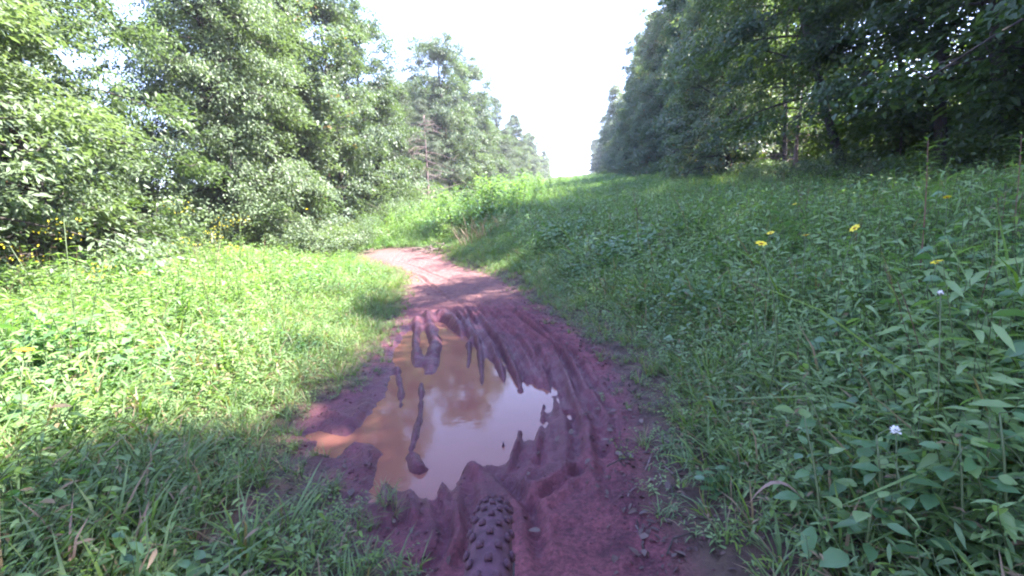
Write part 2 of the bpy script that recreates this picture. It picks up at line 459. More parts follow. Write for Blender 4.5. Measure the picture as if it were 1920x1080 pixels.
# the tyre presses into the mud under the front wheel; lay the trail flat there
verts = np.stack([X.ravel(), Y.ravel(), Z.ravel()], 1)
ny, nx = X.shape
ii = (np.arange(ny - 1)[:, None] * nx + np.arange(nx - 1)[None, :]).ravel()
quads = np.stack([ii, ii + 1, ii + nx + 1, ii + nx], 1)
me = make_mesh('ground', verts, [quads], M['ground'], True)
def fattr(me, name, vals):
    a = me.attributes.new(name, 'FLOAT', 'POINT'); a.data.foreach_set('value', np.ascontiguousarray(vals, np.float32).ravel())
tr_full = np.zeros(X.shape); tr_full[near] = trail_m
wet_full = np.zeros(X.shape)
hz = Z[near]
wet = (1 - sstep(0.0, 0.60, pd)) * (0.75 + 0.25 * fbm(xn * 5, yn * 5, 14, 3))
wet = np.maximum(wet, 1 - sstep(ZW, ZW + 0.022, hz)) * (1 - sstep(5.2, 6.0, yn))
wet_full[near] = np.clip(wet, 0, 1)
dry_full = np.zeros(X.shape)
dry_full[near] = np.clip(sstep(5.0, 6.4, yn), 0, 1)
S_, L_ = to_sl(X, Y)
woods = np.maximum(sstep(6.0, 7.5, L_), sstep(6.0, 7.5, -L_))
fattr(me, 'trail', tr_full); fattr(me, 'wet', wet_full); fattr(me, 'dry', dry_full); fattr(me, 'woods', woods)
ground = tag(link('ground', me), kind='structure')

# murky puddle: a level sheet of water cut a little wider than its shore
pp = np.array(PUDDLE); cx, cy_ = pp.mean(0)
wv, wq = [], []
gx = np.linspace(pp[:, 0].min() - .12, pp[:, 0].max() + .12, 60); gy = np.linspace(pp[:, 1].min() - .12, pp[:, 1].max() + .12, 80)
GX, GY = np.meshgrid(gx, gy)
keep = poly_sd(GX, GY, PUDDLE) < 0.07
idx = (np.arange(79)[:, None] * 60 + np.arange(59)[None, :])
kq = (keep[:-1, :-1] | keep[1:, 1:] | keep[:-1, 1:] | keep[1:, :-1]).ravel()
q = idx.ravel()[kq]
wme = make_mesh('puddle', np.stack([GX.ravel(), GY.ravel(), np.full(GX.size, ZW)], 1), [np.stack([q, q + 1, q + 61, q + 60], 1)], M['water'], True)
tag(link('puddle_water', wme), kind='structure')

# fast ground height lookup (bilinear on the sheet)
def ground_z(x, y):
    x = np.asarray(x, float); y = np.asarray(y, float)
    i = np.clip(np.searchsorted(xs, x) - 1, 0, nx - 2); j = np.clip(np.searchsorted(ys, y) - 1, 0, ny - 2)
    fx = np.clip((x - xs[i]) / (xs[i + 1] - xs[i]), 0, 1); fy = np.clip((y - ys[j]) / (ys[j + 1] - ys[j]), 0, 1)
    return (Z[j, i] * (1 - fx) + Z[j, i + 1] * fx) * (1 - fy) + (Z[j + 1, i] * (1 - fx) + Z[j + 1, i + 1] * fx) * fy
def trail_dist(x, y):
    x = np.asarray(x, float); y = np.asarray(y, float)
    return poly_sd(x, y, TRAIL)

# ------------------------------------------------------------------ trees
def norm(v):
    return v / (np.linalg.norm(v, axis=-1, keepdims=True) + 1e-9)
def leaf_quads(c, d, n, length, width):
    """folded rhombic leaves: arrays of centres, axes, normals"""
    d = norm(d); n = norm(n - d * np.sum(n * d, -1, keepdims=True)); wv = np.cross(d, n)
    Ls = length[:, None]; Ws = width[:, None]
    b = c - d * Ls * .5; t = c + d * Ls * .5 - n * Ls * .12
    a = c - d * Ls * .06 + wv * Ws * .5 + n * Ws * .10; e = c - d * Ls * .06 - wv * Ws * .5 + n * Ws * .10
    v = np.stack([b, e, t, a], 1).reshape(-1, 3)
    k = np.arange(len(c)) * 4
    return v, np.concatenate([np.stack([k, k + 1, k + 2], 1), np.stack([k, k + 2, k + 3], 1)])
def build_tree(name, seed, H, R, base=.15, n_limb=34, n_spray=8, n_leaf=100, leaf=.10, aspect=.5, spray=.65, lift=(0, 50),
               droop=.35, prof='round', trunk_r=None, leaf_m='oak', bark_m='bark', wander=.03, flat=.15, lean=0.0, gap=None):
    r = np.random.default_rng(seed)
    tm = MB()
    nz = 10
    zz = np.linspace(-0.25, H * .96, nz)
    wx = np.cumsum(r.normal(0, wander * H / nz * 2, nz)); wy = np.cumsum(r.normal(0, wander * H / nz * 2, nz))
    wx -= wx[0]; wy -= wy[0]
    tp = np.stack([wx + lean * zz, wy, zz], 1)
    tr = trunk_r or H * .014
    rad = tr * (1 - zz.clip(0) / H) ** .8 + .012; rad[0] *= 1.5
    tm.tube(tp, rad, 9)
    C, D, Nn, Ln = [], [], [], []
    for i in range(n_limb):
        f = (i + r.uniform(.2, .8)) / n_limb
        t = base + (1 - base) * f ** .95
        if prof == 'round':
            pr = math.sqrt(max(0.05, 1 - ((f - .38) / .68) ** 2))
        elif prof == 'egg':
            pr = math.sqrt(max(.10, 1 - (max(0, f - .45) / .57) ** 2)) * (.80 + .2 * math.sin(f * 21))
        elif prof == 'egg2':
            pr = (1 - max(0, f - .25) / .75) ** .6 * .85 + .18
        elif prof == 'cone':
            pr = (1 - f) ** .75 * .95 + .10
        elif prof == 'column':
            pr = (1 - f ** 3) * .85 + .12
        else:
            pr = .55 + .45 * math.sin(f * 3.0)
        az = i * 2.399 + r.normal(0, .35)
        ln = R * pr * r.uniform(.70, 1.18)
        p0 = np.array([np.interp(t * H, zz, tp[:, k]) for k in range(3)])
        el = math.radians(lift[0] + (lift[1] - lift[0]) * f + r.normal(0, 9))
        out = np.array([math.cos(az), math.sin(az), 0])
        side = np.array([-out[1], out[0], 0])
        ts = np.linspace(0, 1, 6)
        bend = r.normal(0, .12)
        lp = p0 + out * (ts * ln * math.cos(el))[:, None] + np.array([0, 0, 1]) * ((ts * math.sin(el) - droop * ts ** 2.2 * .6) * ln)[:, None] + side * (bend * ts ** 2 * ln)[:, None]
        lr = max(.012, tr * .42 * (1 - t * .7)) * (1 - ts * .8)
        tm.tube(lp, lr, 5, cap=False)
        ns = max(3, int(round(n_spray * (.55 + .45 * pr))))
        for k in range(ns):
            g = r.uniform(.12, 1.0) if k else 1.0
            q = np.array([np.interp(g, ts, lp[:, c]) for c in range(3)])
            sd_ = r.choice([-1, 1]) * r.uniform(.1, .55) * ln * (1.1 - g * .6)
            ctr = q + side * sd_ + out * abs(sd_) * .5 + np.array([0, 0, r.normal(0, .16)])
            if gap is not None and gap(ctr): continue
            if k % 2 == 0:
                tm.tube([q, (q + ctr) / 2 + [0, 0, .06], ctr], [.014, .009, .004], 3, cap=False)
            od = norm(out + side * np.sign(sd_) * .6 + r.normal(0, .25, 3) * [1, 1, .3])
            sz = spray * r.uniform(.65, 1.25)
            m_ = int(n_leaf * r.uniform(.7, 1.2) * (sz / spray) ** 1.5)
            a = r.normal(0, .38, m_).clip(-1, 1); b = r.normal(0, .34, m_).clip(-1, 1) * (1 - .3 * np.abs(a)); c_ = r.normal(0, flat, m_)
            sv = np.cross(np.array([0, 0, 1.0]), od); sv = norm(sv)
            pos = ctr + (od * a[:, None] + sv * b[:, None]) * sz + np.array([0, 0, 1.0]) * ((c_ - droop * (a + .3).clip(0) ** 2 - droop * .5 * b ** 2) * sz)[:, None]
            dr = norm(od * .8 + sv * np.sign(b)[:, None] * .7 + r.normal(0, .55, (m_, 3)) + np.array([0, 0, -.35]))
            nn = norm(np.array([0, 0, 1.0]) + od * .35 + r.normal(0, .42, (m_, 3)))
            C.append(pos); D.append(dr); Nn.append(nn); Ln.append(leaf * r.uniform(.65, 1.3, m_))
    C, D, Nn, Ln = map(np.concatenate, (C, D, Nn, Ln))
    lv, lf = leaf_quads(C, D, Nn, Ln, Ln * aspect)
    root = bpy.data.objects.new(name, None)
    t_me = tm.mesh('trunk', M[bark_m], True)
    c_me = make_mesh('crown', lv, [lf], M[leaf_m])
    return dict(name=name, H=H, R=R, trunk=t_me, crown=c_me)

def build_shrub(name, seed, H, R, leaf_m='shrub', n_stem=9, n_spray=16, n_leaf=70, leaf=.075, aspect=.5):
    r = np.random.default_rng(seed); tm = MB(); C, D, Nn, Ln = [], [], [], []
    for i in range(n_stem):
        az = i * 2.4 + r.normal(0, .3); lean_ = r.uniform(.1, 1.0); h = H * r.uniform(.65, 1.05) * (1.05 - .35 * lean_)
        out = np.array([math.cos(az), math.sin(az), 0]); ts = np.linspace(0, 1, 5)
        p = out * (ts ** 1.3 * R * lean_)[:, None] + np.array([0, 0, 1]) * (ts * h - .1)[:, None] + r.normal(0, .05, (5, 3)) * ts[:, None]
        tm.tube(p, .022 * (1 - ts * .8), 4, cap=False)
        for k in range(n_spray):
            g = r.uniform(.12, 1.02); q = np.array([np.interp(g, ts, p[:, c]) for c in range(3)])
            ph = r.uniform(0, 6.28); od = norm(np.array([math.cos(ph), math.sin(ph), 0]) + out * .7)
            ctr = q + od * r.uniform(.05, .45) * R * .7; sz = r.uniform(.22, .42)
            m_ = int(n_leaf * r.uniform(.6, 1.2)); a, b, c_ = r.normal(0, .45, m_), r.normal(0, .42, m_), r.normal(0, .28, m_)
            sv = norm(np.cross(np.array([0, 0, 1.0]), od))
            C.append(ctr + (od * a[:, None] + sv * b[:, None]) * sz + np.array([0, 0, 1.0]) * ((c_ - .25 * a ** 2) * sz)[:, None])
            D.append(norm(od + sv * np.sign(b)[:, None] * .6 + r.normal(0, .5, (m_, 3)) + [0, 0, -.25]))
            Nn.append(norm(np.array([0, 0, 1.0]) + od * .4 + r.normal(0, .4, (m_, 3)))); Ln.append(leaf * r.uniform(.6, 1.3, m_))
    C, D, Nn, Ln = map(np.concatenate, (C, D, Nn, Ln))
    C[:, 2] = np.maximum(C[:, 2], .03)
    lv, lf = leaf_quads(C, D, Nn, Ln, Ln * aspect)
    return dict(name=name, H=H, R=R, trunk=tm.mesh('stems', M['bark'], True), crown=make_mesh('foliage', lv, [lf], M[leaf_m]))

T = {}
T['locust'] = build_tree('locust_tree', 1, 9.0, 3.3, .13, 44, 8, 190, .115, .46, .72, (-6, 48), .50, 'round', leaf_m='locust')
T['locust2'] = build_tree('locust_tree', 2, 9.0, 3.1, .12, 44, 8, 190, .115, .46, .70, (-6, 50), .50, 'round', leaf_m='locust')
T['oak'] = build_tree('oak_tree', 3, 9.0, 2.9, .06, 50, 8, 150, .12, .6, .64, (0, 52), .32, 'round', leaf_m='oak')
T['tulip'] = build_tree('tulip_tree', 4, 9.0, 2.4, .05, 54, 8, 130, .12, .66, .58, (0, 55), .30, 'egg', leaf_m='tulip')
T['tulip2'] = build_tree('tulip_tree', 5, 9.0, 2.3, .05, 54, 8, 130, .12, .66, .56, (0, 55), .30, 'egg2', leaf_m='tulip')
T['cedar'] = build_tree('cedar_tree', 6, 9.0, 1.9, .05, 70, 6, 125, .09, .36, .44, (5, 45), .18, 'cone', leaf_m='cedar')
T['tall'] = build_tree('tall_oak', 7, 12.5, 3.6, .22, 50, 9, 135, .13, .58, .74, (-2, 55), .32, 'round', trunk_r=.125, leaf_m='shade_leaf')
T['tall2'] = build_tree('tall_oak', 8, 12.5, 3.4, .22, 50, 9, 130, .13, .58, .74, (-4, 55), .32, 'round', trunk_r=.125, leaf_m='oak_shaded', lean=-.05)
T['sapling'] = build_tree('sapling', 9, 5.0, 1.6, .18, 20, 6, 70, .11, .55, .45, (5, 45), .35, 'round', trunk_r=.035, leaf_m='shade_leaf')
T['shrub'] = build_shrub('shrub', 21, 2.2, 1.3)
T['shrub2'] = build_shrub('shrub', 22, 1.7, 1.2, 'locust', leaf=.085)
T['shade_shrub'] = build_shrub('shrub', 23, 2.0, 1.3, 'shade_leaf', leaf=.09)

def plant(kind, x, y, H, label, cat='tree', group=None, rz=None, wide=1.0, tilt=(0, 0)):
    p = T[kind]
    o = empty(p['name'], (x, y, float(ground_z(x, y)) - .02), RNG.uniform(0, 6.28) if rz is None else rz)
    o.rotation_euler[0], o.rotation_euler[1] = tilt
    s = H / p['H']
    o.scale = (s * wide, s * wide, s)
    link('stems' if 'shrub' in kind else 'trunk', p['trunk'], o)
    link('foliage' if 'shrub' in kind else 'crown', p['crown'], o)
    return tag(o, label, cat, group)

def on_line(u, l):                # where the azimuth of image column u (at the horizon) crosses the line at lateral l
    v = 540 - FPX * math.tan(PITCH) - math.tan(ROLL) * (u - 960)
    d = ray(u, v); ax = math.atan2(d[0], d[1]) - AXIS
    s = l / math.tan(ax)
    return to_xy(s, l)
def top_h(u, v, x, y):
    d = ray(u, v); k = math.hypot(x, y) / math.hypot(d[0], d[1])
    return EYE[2] + d[2] * k - float(ground_z(x, y))

# trees along the left edge, near to far: (column, lateral, top row, kind, wide, label)
LEFT = [
    (-260, -7.0, -560, 'locust2', 1.0, 'big light green locust tree at the very left edge, mostly cut off by the frame'),
    (75, -7.6, -300, 'locust', .86, 'large light green locust tree at the far left with drooping sprays'),
    (452, -8.2, -170, 'locust2', .70, 'feathery light green locust tree just right of the blue sky gap'),
    (560, -8.4, -70, 'tulip', .95, 'grey-green tree between the locust and the first sky notch on the left'),
    (655, -8.0, 10, 'oak', .8, 'round-topped tree whose top touches the white sky on the left'),
    (712, -8.3, 48, 'oak', .8, 'slim rounded tree beside the notch in the left treeline'),
    (765, -8.6, 160, 'cedar', 1.15, 'low brownish cedar filling the notch in the left treeline'),
    (852, -8.6, 92, 'oak', .95, 'tall columnar tree standing alone above the middle of the left treeline'),
    (905, -8.6, 130, 'oak', 1.0, 'pale tree directly behind the tall columnar one'),
    (945, -8.4, 182, 'cedar', 1.25, 'sunlit tree halfway down the shrinking end of the left treeline'),
    (975, -8.3, 218, 'tulip2', .95, 'far leafy tree near the end of the left treeline'),
    (1003, -8.2, 250, 'tulip2', 1.1, 'small-looking far tree, second last of the left treeline'),
    (1026, -8.0, 284, 'tulip', 1.0, 'farthest tree of the left treeline, next to the white sky at the horizon'),
]
leftH = []
for u, l, vt, kind, wd, lab in LEFT:
    x, y = on_line(u, l)
    h = top_h(u, vt, x, y)
    s, _ = to_sl(x, y); leftH.append((s, h))
    plant(kind, x, y, h, lab, group='trees along the left edge of the clearing', wide=wd * min(1.0, max(.72, 9.0 / h)))
leftH.sort()
ls_, lh_ = zip(*leftH)
RIGHT = [   # (column, lateral, top row, kind, wide, label)
    (1123, 6.0, 262, 'tulip', 1.1, 'farthest tree of the right treeline, beside the white sky'),
    (1140, 6.2, 215, 'cedar', 1.3, 'dark far cedar near the end of the right treeline'),
    (1165, 6.4, 165, 'tulip2', 1.0, 'dark pointed tree below the sparse sprig on the right treeline'),
    (1205, 6.6, 70, 'tall2', .75, 'dark tree at the sky edge of the right treeline with a ragged left side'),
    (1262, 7.0, -60, 'tall2', .8, 'tall dark tree whose left side borders the white sky'),
    (1345, 7.3, -160, 'tall2', .8, 'tall oak with its slim trunk showing above the goldenrod'),
    (1470, 7.8, -330, 'tall', .85, 'tall oak with sunlit yellow-green leaves at the top of the picture'),
]
rightH = []
for u, l, vt, kind, wd, lab in RIGHT:
    x, y = on_line(u, l)
    h = top_h(u, vt, x, y)
    s, _ = to_sl(x, y); rightH.append((s, h))
    plant(kind, x, y, h, lab, group='trees along the right edge of the clearing', wide=wd * min(1.0, max(.72, 10.0 / h)))
rightH.sort()
rs_, rh_ = zip(*rightH)
# near right trees: trunks seen in the shade
NEAR_R = [
    (1592, 7.8, 12.4, 'tall2', 'oak with a thick dark trunk leaning left near the top of the right woods', (0, -.13)),
    (1690, 8.6, 8.0, 'sapling', 'thin straight dark stem between the two thick trunks of the right woods', (0, 0)),
    (1765, 8.2, 12.0, 'tall', 'oak with the thick straight trunk at the upper right', (0, -.05)),
    (1890, 7.9, 11.2, 'tall2', 'dark oak at the right edge of the frame above the weeds', (0, .03)),
]
for u, l, h, kind, lab, tl in NEAR_R:
    x, y = on_line(u, l)
    plant(kind, x, y, h, lab, group='trees along the right edge of the clearing', tilt=tl, rz=0.0)
# more right-edge trees beside and behind the camera: these throw the shade on the trail
for s, l, h, kind in [(7.2, 8.0, 12.0, 'tall'), (4.4, 8.1, 11.3, 'tall2'), (1.2, 7.8, 12.2, 'tall'), (-1.4, 7.2, 14.4, 'tall2'), (-4.2, 7.8, 13.5, 'tall'), (-7.5, 8, 13, 'tall2'), (-11, 8, 13, 'tall')]:
    x, y = to_xy(s, l)
    plant(kind, x, y, h, 'tall oak at the right edge of the clearing beside the rider, beyond the picture', group='oaks beside the rider')

# short names of trees one can find, to say where the packed ones stand
LANDMARKS = []
for (u, l, *_), nm in list(zip(LEFT, ['left edge locust', 'far left locust', 'feathery locust', 'grey-green tree', 'round-topped tree', 'slim rounded tree', 'brownish cedar',
        'tall columnar tree', 'second columnar tree', 'sunlit halfway tree', 'far leafy tree', 'second last left tree', 'farthest left tree'])) + \
        list(zip(RIGHT, ['farthest right tree', 'dark far cedar', 'dark pointed tree', 'ragged sky edge tree', 'tall dark sky edge tree', 'slim-trunked oak', 'yellow-green lit oak'])) + \
        list(zip(NEAR_R, ['left-leaning oak', 'thin straight stem', 'thick straight oak', 'right edge oak'])):
    LANDMARKS.append((*on_line(u, l), nm))
def where(x, y):
    dx = [math.hypot(x - a, y - b) for a, b, _ in LANDMARKS]
    a, b, nm = LANDMARKS[int(np.argmin(dx))]
    da = math.degrees(math.atan2(x, y) - math.atan2(a, b))
    if abs(da) < 5 and math.hypot(x, y) > math.hypot(a, b) + 1: rel = 'behind'
    elif abs(da) < 5: rel = 'in front of'
    else: rel = 'left of' if da < 0 else 'right of'
    return '%s the %s' % (rel, nm)
# fill between and behind
def fill(side, lats, s0, s1, step, kinds, hs, hfun, lab, grp, cat='tree', wide=(.85, 1.1), jit=.5, skip=None):
    n = 0
    for l in lats:
        s = s0 + RNG.uniform(0, step)
        while s < s1:
            ll = l + RNG.normal(0, jit)
            x, y = to_xy(s, side * ll)
            if skip is None or not skip(x, y, s, ll):
                plant(kinds[RNG.integers(len(kinds))], x, y, hfun(s) * RNG.uniform(*hs), lab + ' ' + where(x, y), cat, grp, wide=RNG.uniform(*wide))
                n += 1
            s += step * RNG.uniform(.75, 1.3) * (1 + max(0, s - 40) / 90)
    return n
lfun = lambda s: float(np.interp(s, ls_, lh_))
rfun = lambda s: float(np.interp(s, rs_, rh_, left=12.5))
def sky_gap(x, y, s, l):          # the opening that shows blue sky through the left woods
    a = math.degrees(math.atan2(x, y))
    return -41 < a < -30
fill(-1, [9.5], 18, 175, 3.6, ['tulip', 'tulip2', 'oak', 'cedar', 'cedar'], (.72, .92), lfun, 'leafy tree packed into the left treeline', 'trees packed into the left treeline')
fill(-1, [9.6], -4, 20, 3.2, ['locust', 'oak', 'locust2'], (.75, 1.0), lfun, 'leafy back tree', 'trees behind the front locusts', skip=sky_gap)
fill(-1, [11.5, 14.5], 4, 40, 2.6, ['oak', 'tulip', 'shrub'], (.8, 1.15), lambda s: 3.6, 'low bushy shaded growth', 'low growth in the left woods')
fill(-1, [12.5], -6, 120, 3.6, ['tulip', 'oak', 'locust'], (.75, .95), lfun, 'shaded second row tree', 'second row of the left woods', skip=sky_gap)
fill(-1, [16.5, 21], -6, 70, 4.4, ['oak', 'tulip', 'cedar'], (.75, .95), lfun, 'shaded deep woods tree', 'deep rows of the left woods', skip=sky_gap)
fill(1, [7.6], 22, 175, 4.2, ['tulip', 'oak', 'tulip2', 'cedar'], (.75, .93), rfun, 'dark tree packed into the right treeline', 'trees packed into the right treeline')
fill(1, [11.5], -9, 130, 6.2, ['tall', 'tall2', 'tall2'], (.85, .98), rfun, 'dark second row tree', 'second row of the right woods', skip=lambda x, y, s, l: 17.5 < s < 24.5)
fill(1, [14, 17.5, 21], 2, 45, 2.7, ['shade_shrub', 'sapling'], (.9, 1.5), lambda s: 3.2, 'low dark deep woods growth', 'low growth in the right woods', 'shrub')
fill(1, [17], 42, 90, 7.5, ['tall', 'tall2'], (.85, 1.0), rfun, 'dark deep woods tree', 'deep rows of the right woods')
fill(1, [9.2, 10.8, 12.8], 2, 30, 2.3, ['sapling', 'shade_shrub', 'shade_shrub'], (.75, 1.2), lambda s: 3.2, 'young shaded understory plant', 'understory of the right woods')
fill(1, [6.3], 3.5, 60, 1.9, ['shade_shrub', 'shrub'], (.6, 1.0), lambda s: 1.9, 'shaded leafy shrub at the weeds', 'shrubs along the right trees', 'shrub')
fill(-1, [6.6], 9, 70, 1.7, ['shrub', 'shrub2', 'shrub'], (.6, 1.0), lambda s: 1.7 + .006 * s, 'sunlit leafy shrub at the weeds', 'shrubs along the left trees', 'shrub')
fill(-1, [8.4], 2, 40, 2.4, ['shrub', 'shade_shrub'], (.8, 1.2), lambda s: 2.2, 'dark leafy shrub', 'shrubs under the left trees', 'shrub')

# ------------------------------------------------------------------ weeds and grass (uncountable cover)
def long_leaf(mb, base, d, n, L, W, curl=.35, segs=3, mi=0):
    """lance-shaped leaf, folded on its midrib, curling down"""
    d = np.asarray(d, float); d = d / (np.linalg.norm(d) + 1e-9)
    n = np.asarray(n, float); n = n - d * n.dot(d); n /= np.linalg.norm(n) + 1e-9
    wv = np.cross(d, n)
    v = [base]; prof = {2: [.9], 3: [.85, .75], 4: [.7, 1.0, .6]}[segs]
    for i, pw in enumerate(prof):
        t = (i + 1) / segs
        c = base + d * L * t - n * curl * L * t * t
        v += [c + wv * W * .5 * pw + n * W * .12, c, c - wv * W * .5 * pw + n * W * .12]
    v.append(base + d * L * .97 - n * curl * L)
    f3 = [(0, 2, 1), (0, 3, 2)]; f4 = []
    for i in range(len(prof) - 1):
        a = 1 + i * 3
        f4 += [(a, a + 1, a + 4, a + 3), (a + 1, a + 2, a + 5, a + 4)]
    a = 1 + (len(prof) - 1) * 3; e = len(v) - 1
    f3 += [(a, a + 1, e), (a + 1, a + 2, e)]
    mb.add(v, f3, f4, mi)
def blade(mb, base, az, h, lean_, W, r, mi=0):
    out = np.array([math.cos(az), math.sin(az), 0]); sd_ = np.array([-out[1], out[0], 0]) * W * .5
    ts = [0, .35, .7, 1.0]; v = []
    for t in ts[:-1]:
        c = base + out * lean_ * h * t ** 1.8 + np.array([0, 0, h * (t - .35 * lean_ * t ** 2.5)])
        k = (1 - t * .55); v += [c + sd_ * k, c - sd_ * k]
    v.append(base + out * lean_ * h + np.array([0, 0, h * (1 - .35 * lean_)]) + r.normal(0, .01, 3))
    mb.add(v, [(4, 5, 6)], [(0, 1, 3, 2), (2, 3, 5, 4)], mi)
def tuft(seed, n=26, h=.34, W=.007, spread=.06, mats=('grass',)):
    r = np.random.default_rng(seed); mb = MB()
    for i in range(n):
        a = r.uniform(0, 6.28); b = np.array([math.cos(a), math.sin(a), 0]) * spread * r.uniform(0, 1) ** .5
        blade(mb, b, a + r.normal(0, .8), h * r.uniform(.45, 1.1), r.uniform(.3, 1.35), W * r.uniform(.7, 1.3), r, int(r.integers(len(mats))))
    return mb.mesh('tuft', [M[k] for k in mats])
def leafy(seed, stems=6, h=.62, L=.085, W=.017, per=11, mats=('weed', 'stem'), spread=.12, up=.25, pair=False, lean_=.35, segs=3):
    r = np.random.default_rng(seed); mb = MB()
    for i in range(stems):
        a = r.uniform(0, 6.28); b = np.array([math.cos(a), math.sin(a), 0]) * spread * r.uniform(0, 1) ** .5
        hh = h * r.uniform(.6, 1.08); out = np.array([math.cos(a), math.sin(a), 0]); le = r.uniform(.05, lean_)
        ts = np.linspace(0, 1, 5)
        p = b + out * (le * hh * ts ** 1.6)[:, None] + np.array([0, 0, 1]) * (hh * (ts - .12 * ts ** 3))[:, None]
        mb.tube(p, .0028 * (1.1 - ts * .7), 3, 1, cap=False)
        ph = r.uniform(0, 6.28)
        for k in range(per):
            t = .12 + .88 * (k + r.uniform(0, .7)) / per
            q = np.array([np.interp(min(t, 1), ts, p[:, c]) for c in range(3)])
            for s_ in ((0, math.pi) if pair else (0,)):
                ph2 = ph + s_ + r.normal(0, .35)
                d = np.array([math.cos(ph2), math.sin(ph2), up + r.normal(0, .25)])
                long_leaf(mb, q, d, np.array([0, 0, 1.0]) + r.normal(0, .25, 3), L * r.uniform(.6, 1.25) * (1.1 - .45 * t), W * r.uniform(.75, 1.2), r.uniform(.15, .55), segs, 0)
            ph += 2.4 if not pair else 1.57
    return mb.mesh('leafy', [M[k] for k in mats])

def proto_collection(name, meshes):
    c = bpy.data.collections.new(name); c.use_fake_user = True
    for i, (nm, me_) in enumerate(meshes):
        o = bpy.data.objects.new('%02d_%s' % (i, nm), me_); c.objects.link(o)
    return c
def scatter(name, label, cat, coll, P, rot, scl, idx):
    me_ = bpy.data.meshes.new(name)
    me_.vertices.add(len(P)); me_.vertices.foreach_set('co', np.ascontiguousarray(P, np.float32).ravel())
    for nm, v in (('rot', rot), ('scl', scl)):
        a = me_.attributes.new(nm, 'FLOAT_VECTOR', 'POINT'); a.data.foreach_set('vector', np.ascontiguousarray(v, np.float32).ravel())
    a = me_.attributes.new('pick', 'INT', 'POINT'); a.data.foreach_set('value', np.ascontiguousarray(idx, np.int32))
    o = link(name, me_)
    g = bpy.data.node_groups.new(name + '_scatter', 'GeometryNodeTree')
    g.interface.new_socket('Geometry', in_out='INPUT', socket_type='NodeSocketGeometry')
    g.interface.new_socket('Geometry', in_out='OUTPUT', socket_type='NodeSocketGeometry')
    N, L = g.nodes, g.links
    gi, go = N.new('NodeGroupInput'), N.new('NodeGroupOutput')
    ci = N.new('GeometryNodeCollectionInfo'); ci.inputs['Collection'].default_value = coll
    ci.inputs['Separate Children'].default_value = True; ci.inputs['Reset Children'].default_value = True
    ip = N.new('GeometryNodeInstanceOnPoints'); ip.inputs['Pick Instance'].default_value = True
    def na(nm, ty):
        n = N.new('GeometryNodeInputNamedAttribute'); n.data_type = ty; n.inputs[0].default_value = nm; return n.outputs[0]
    L.new(gi.outputs[0], ip.inputs['Points']); L.new(ci.outputs[0], ip.inputs['Instance'])
    L.new(na('pick', 'INT'), ip.inputs['Instance Index'])
    e2r = N.new('FunctionNodeEulerToRotation'); L.new(na('rot', 'FLOAT_VECTOR'), e2r.inputs[0]); L.new(e2r.outputs[0], ip.inputs['Rotation'])
    L.new(na('scl', 'FLOAT_VECTOR'), ip.inputs['Scale']); L.new(ip.outputs[0], go.inputs[0])
    md = o.modifiers.new('scatter', 'NODES'); md.node_group = g
    return tag(o, label, cat, kind='stuff')

def spread_points(lmin, lmax, smin, smax, cell, rng, grow=.022, mind=.8):
    """jittered points over the clearing in view, thinning with distance; returns x, y, local cell size"""
    out = []
    bands = [(0, 4), (4, 7), (7, 11), (11, 17), (17, 27), (27, 45), (45, 75), (75, 125), (125, 190)]
    for a, b in bands:
        c = max(cell, grow * a)
        s_ = np.arange(max(smin, -b), min(smax, b), c); l_ = np.arange(max(lmin, -b), min(lmax, b), c)
        if len(s_) == 0 or len(l_) == 0: continue
        Sg, Lg = np.meshgrid(s_, l_); Sg = Sg.ravel() + rng.uniform(-.5, .5, Sg.size) * c; Lg = Lg.ravel() + rng.uniform(-.5, .5, Lg.size) * c
        x, y = to_xy(Sg, Lg); dd = np.hypot(x, y)
        az = np.degrees(np.arctan2(x, y))
        k = (dd >= a) & (dd < b) & (np.abs(az) < 58 + 40 / (dd + .3)) & (dd > mind)
        out.append(np.stack([x[k], y[k], np.full(k.sum(), c)], 1))
    return np.concatenate(out)

def weed_h(x, y, td_):
    s, l = to_sl(x, y)
    right = sstep(-.2, .4, x - np.interp(y, [0, 3, 6.5, 20], [0, -.1, -.5, 1.0]))
    hr = np.interp(td_, [0, .3, .7, 1.3, 2.2, 3.5], [.06, .13, .30, .58, .82, .95])
    hl = np.interp(td_, [0, .25, .7, 1.4, 2.4, 3.6], [.06, .14, .26, .46, .74, .95])
    h = hr * right + hl * (1 - right)
    return h * (1 + .38 * fbm(x * .8, y * .8, 51, 3) + .25 * fbm(x * 2.6, y * 2.6, 52, 2)) * (1 - .10 * sstep(7, 13, s))

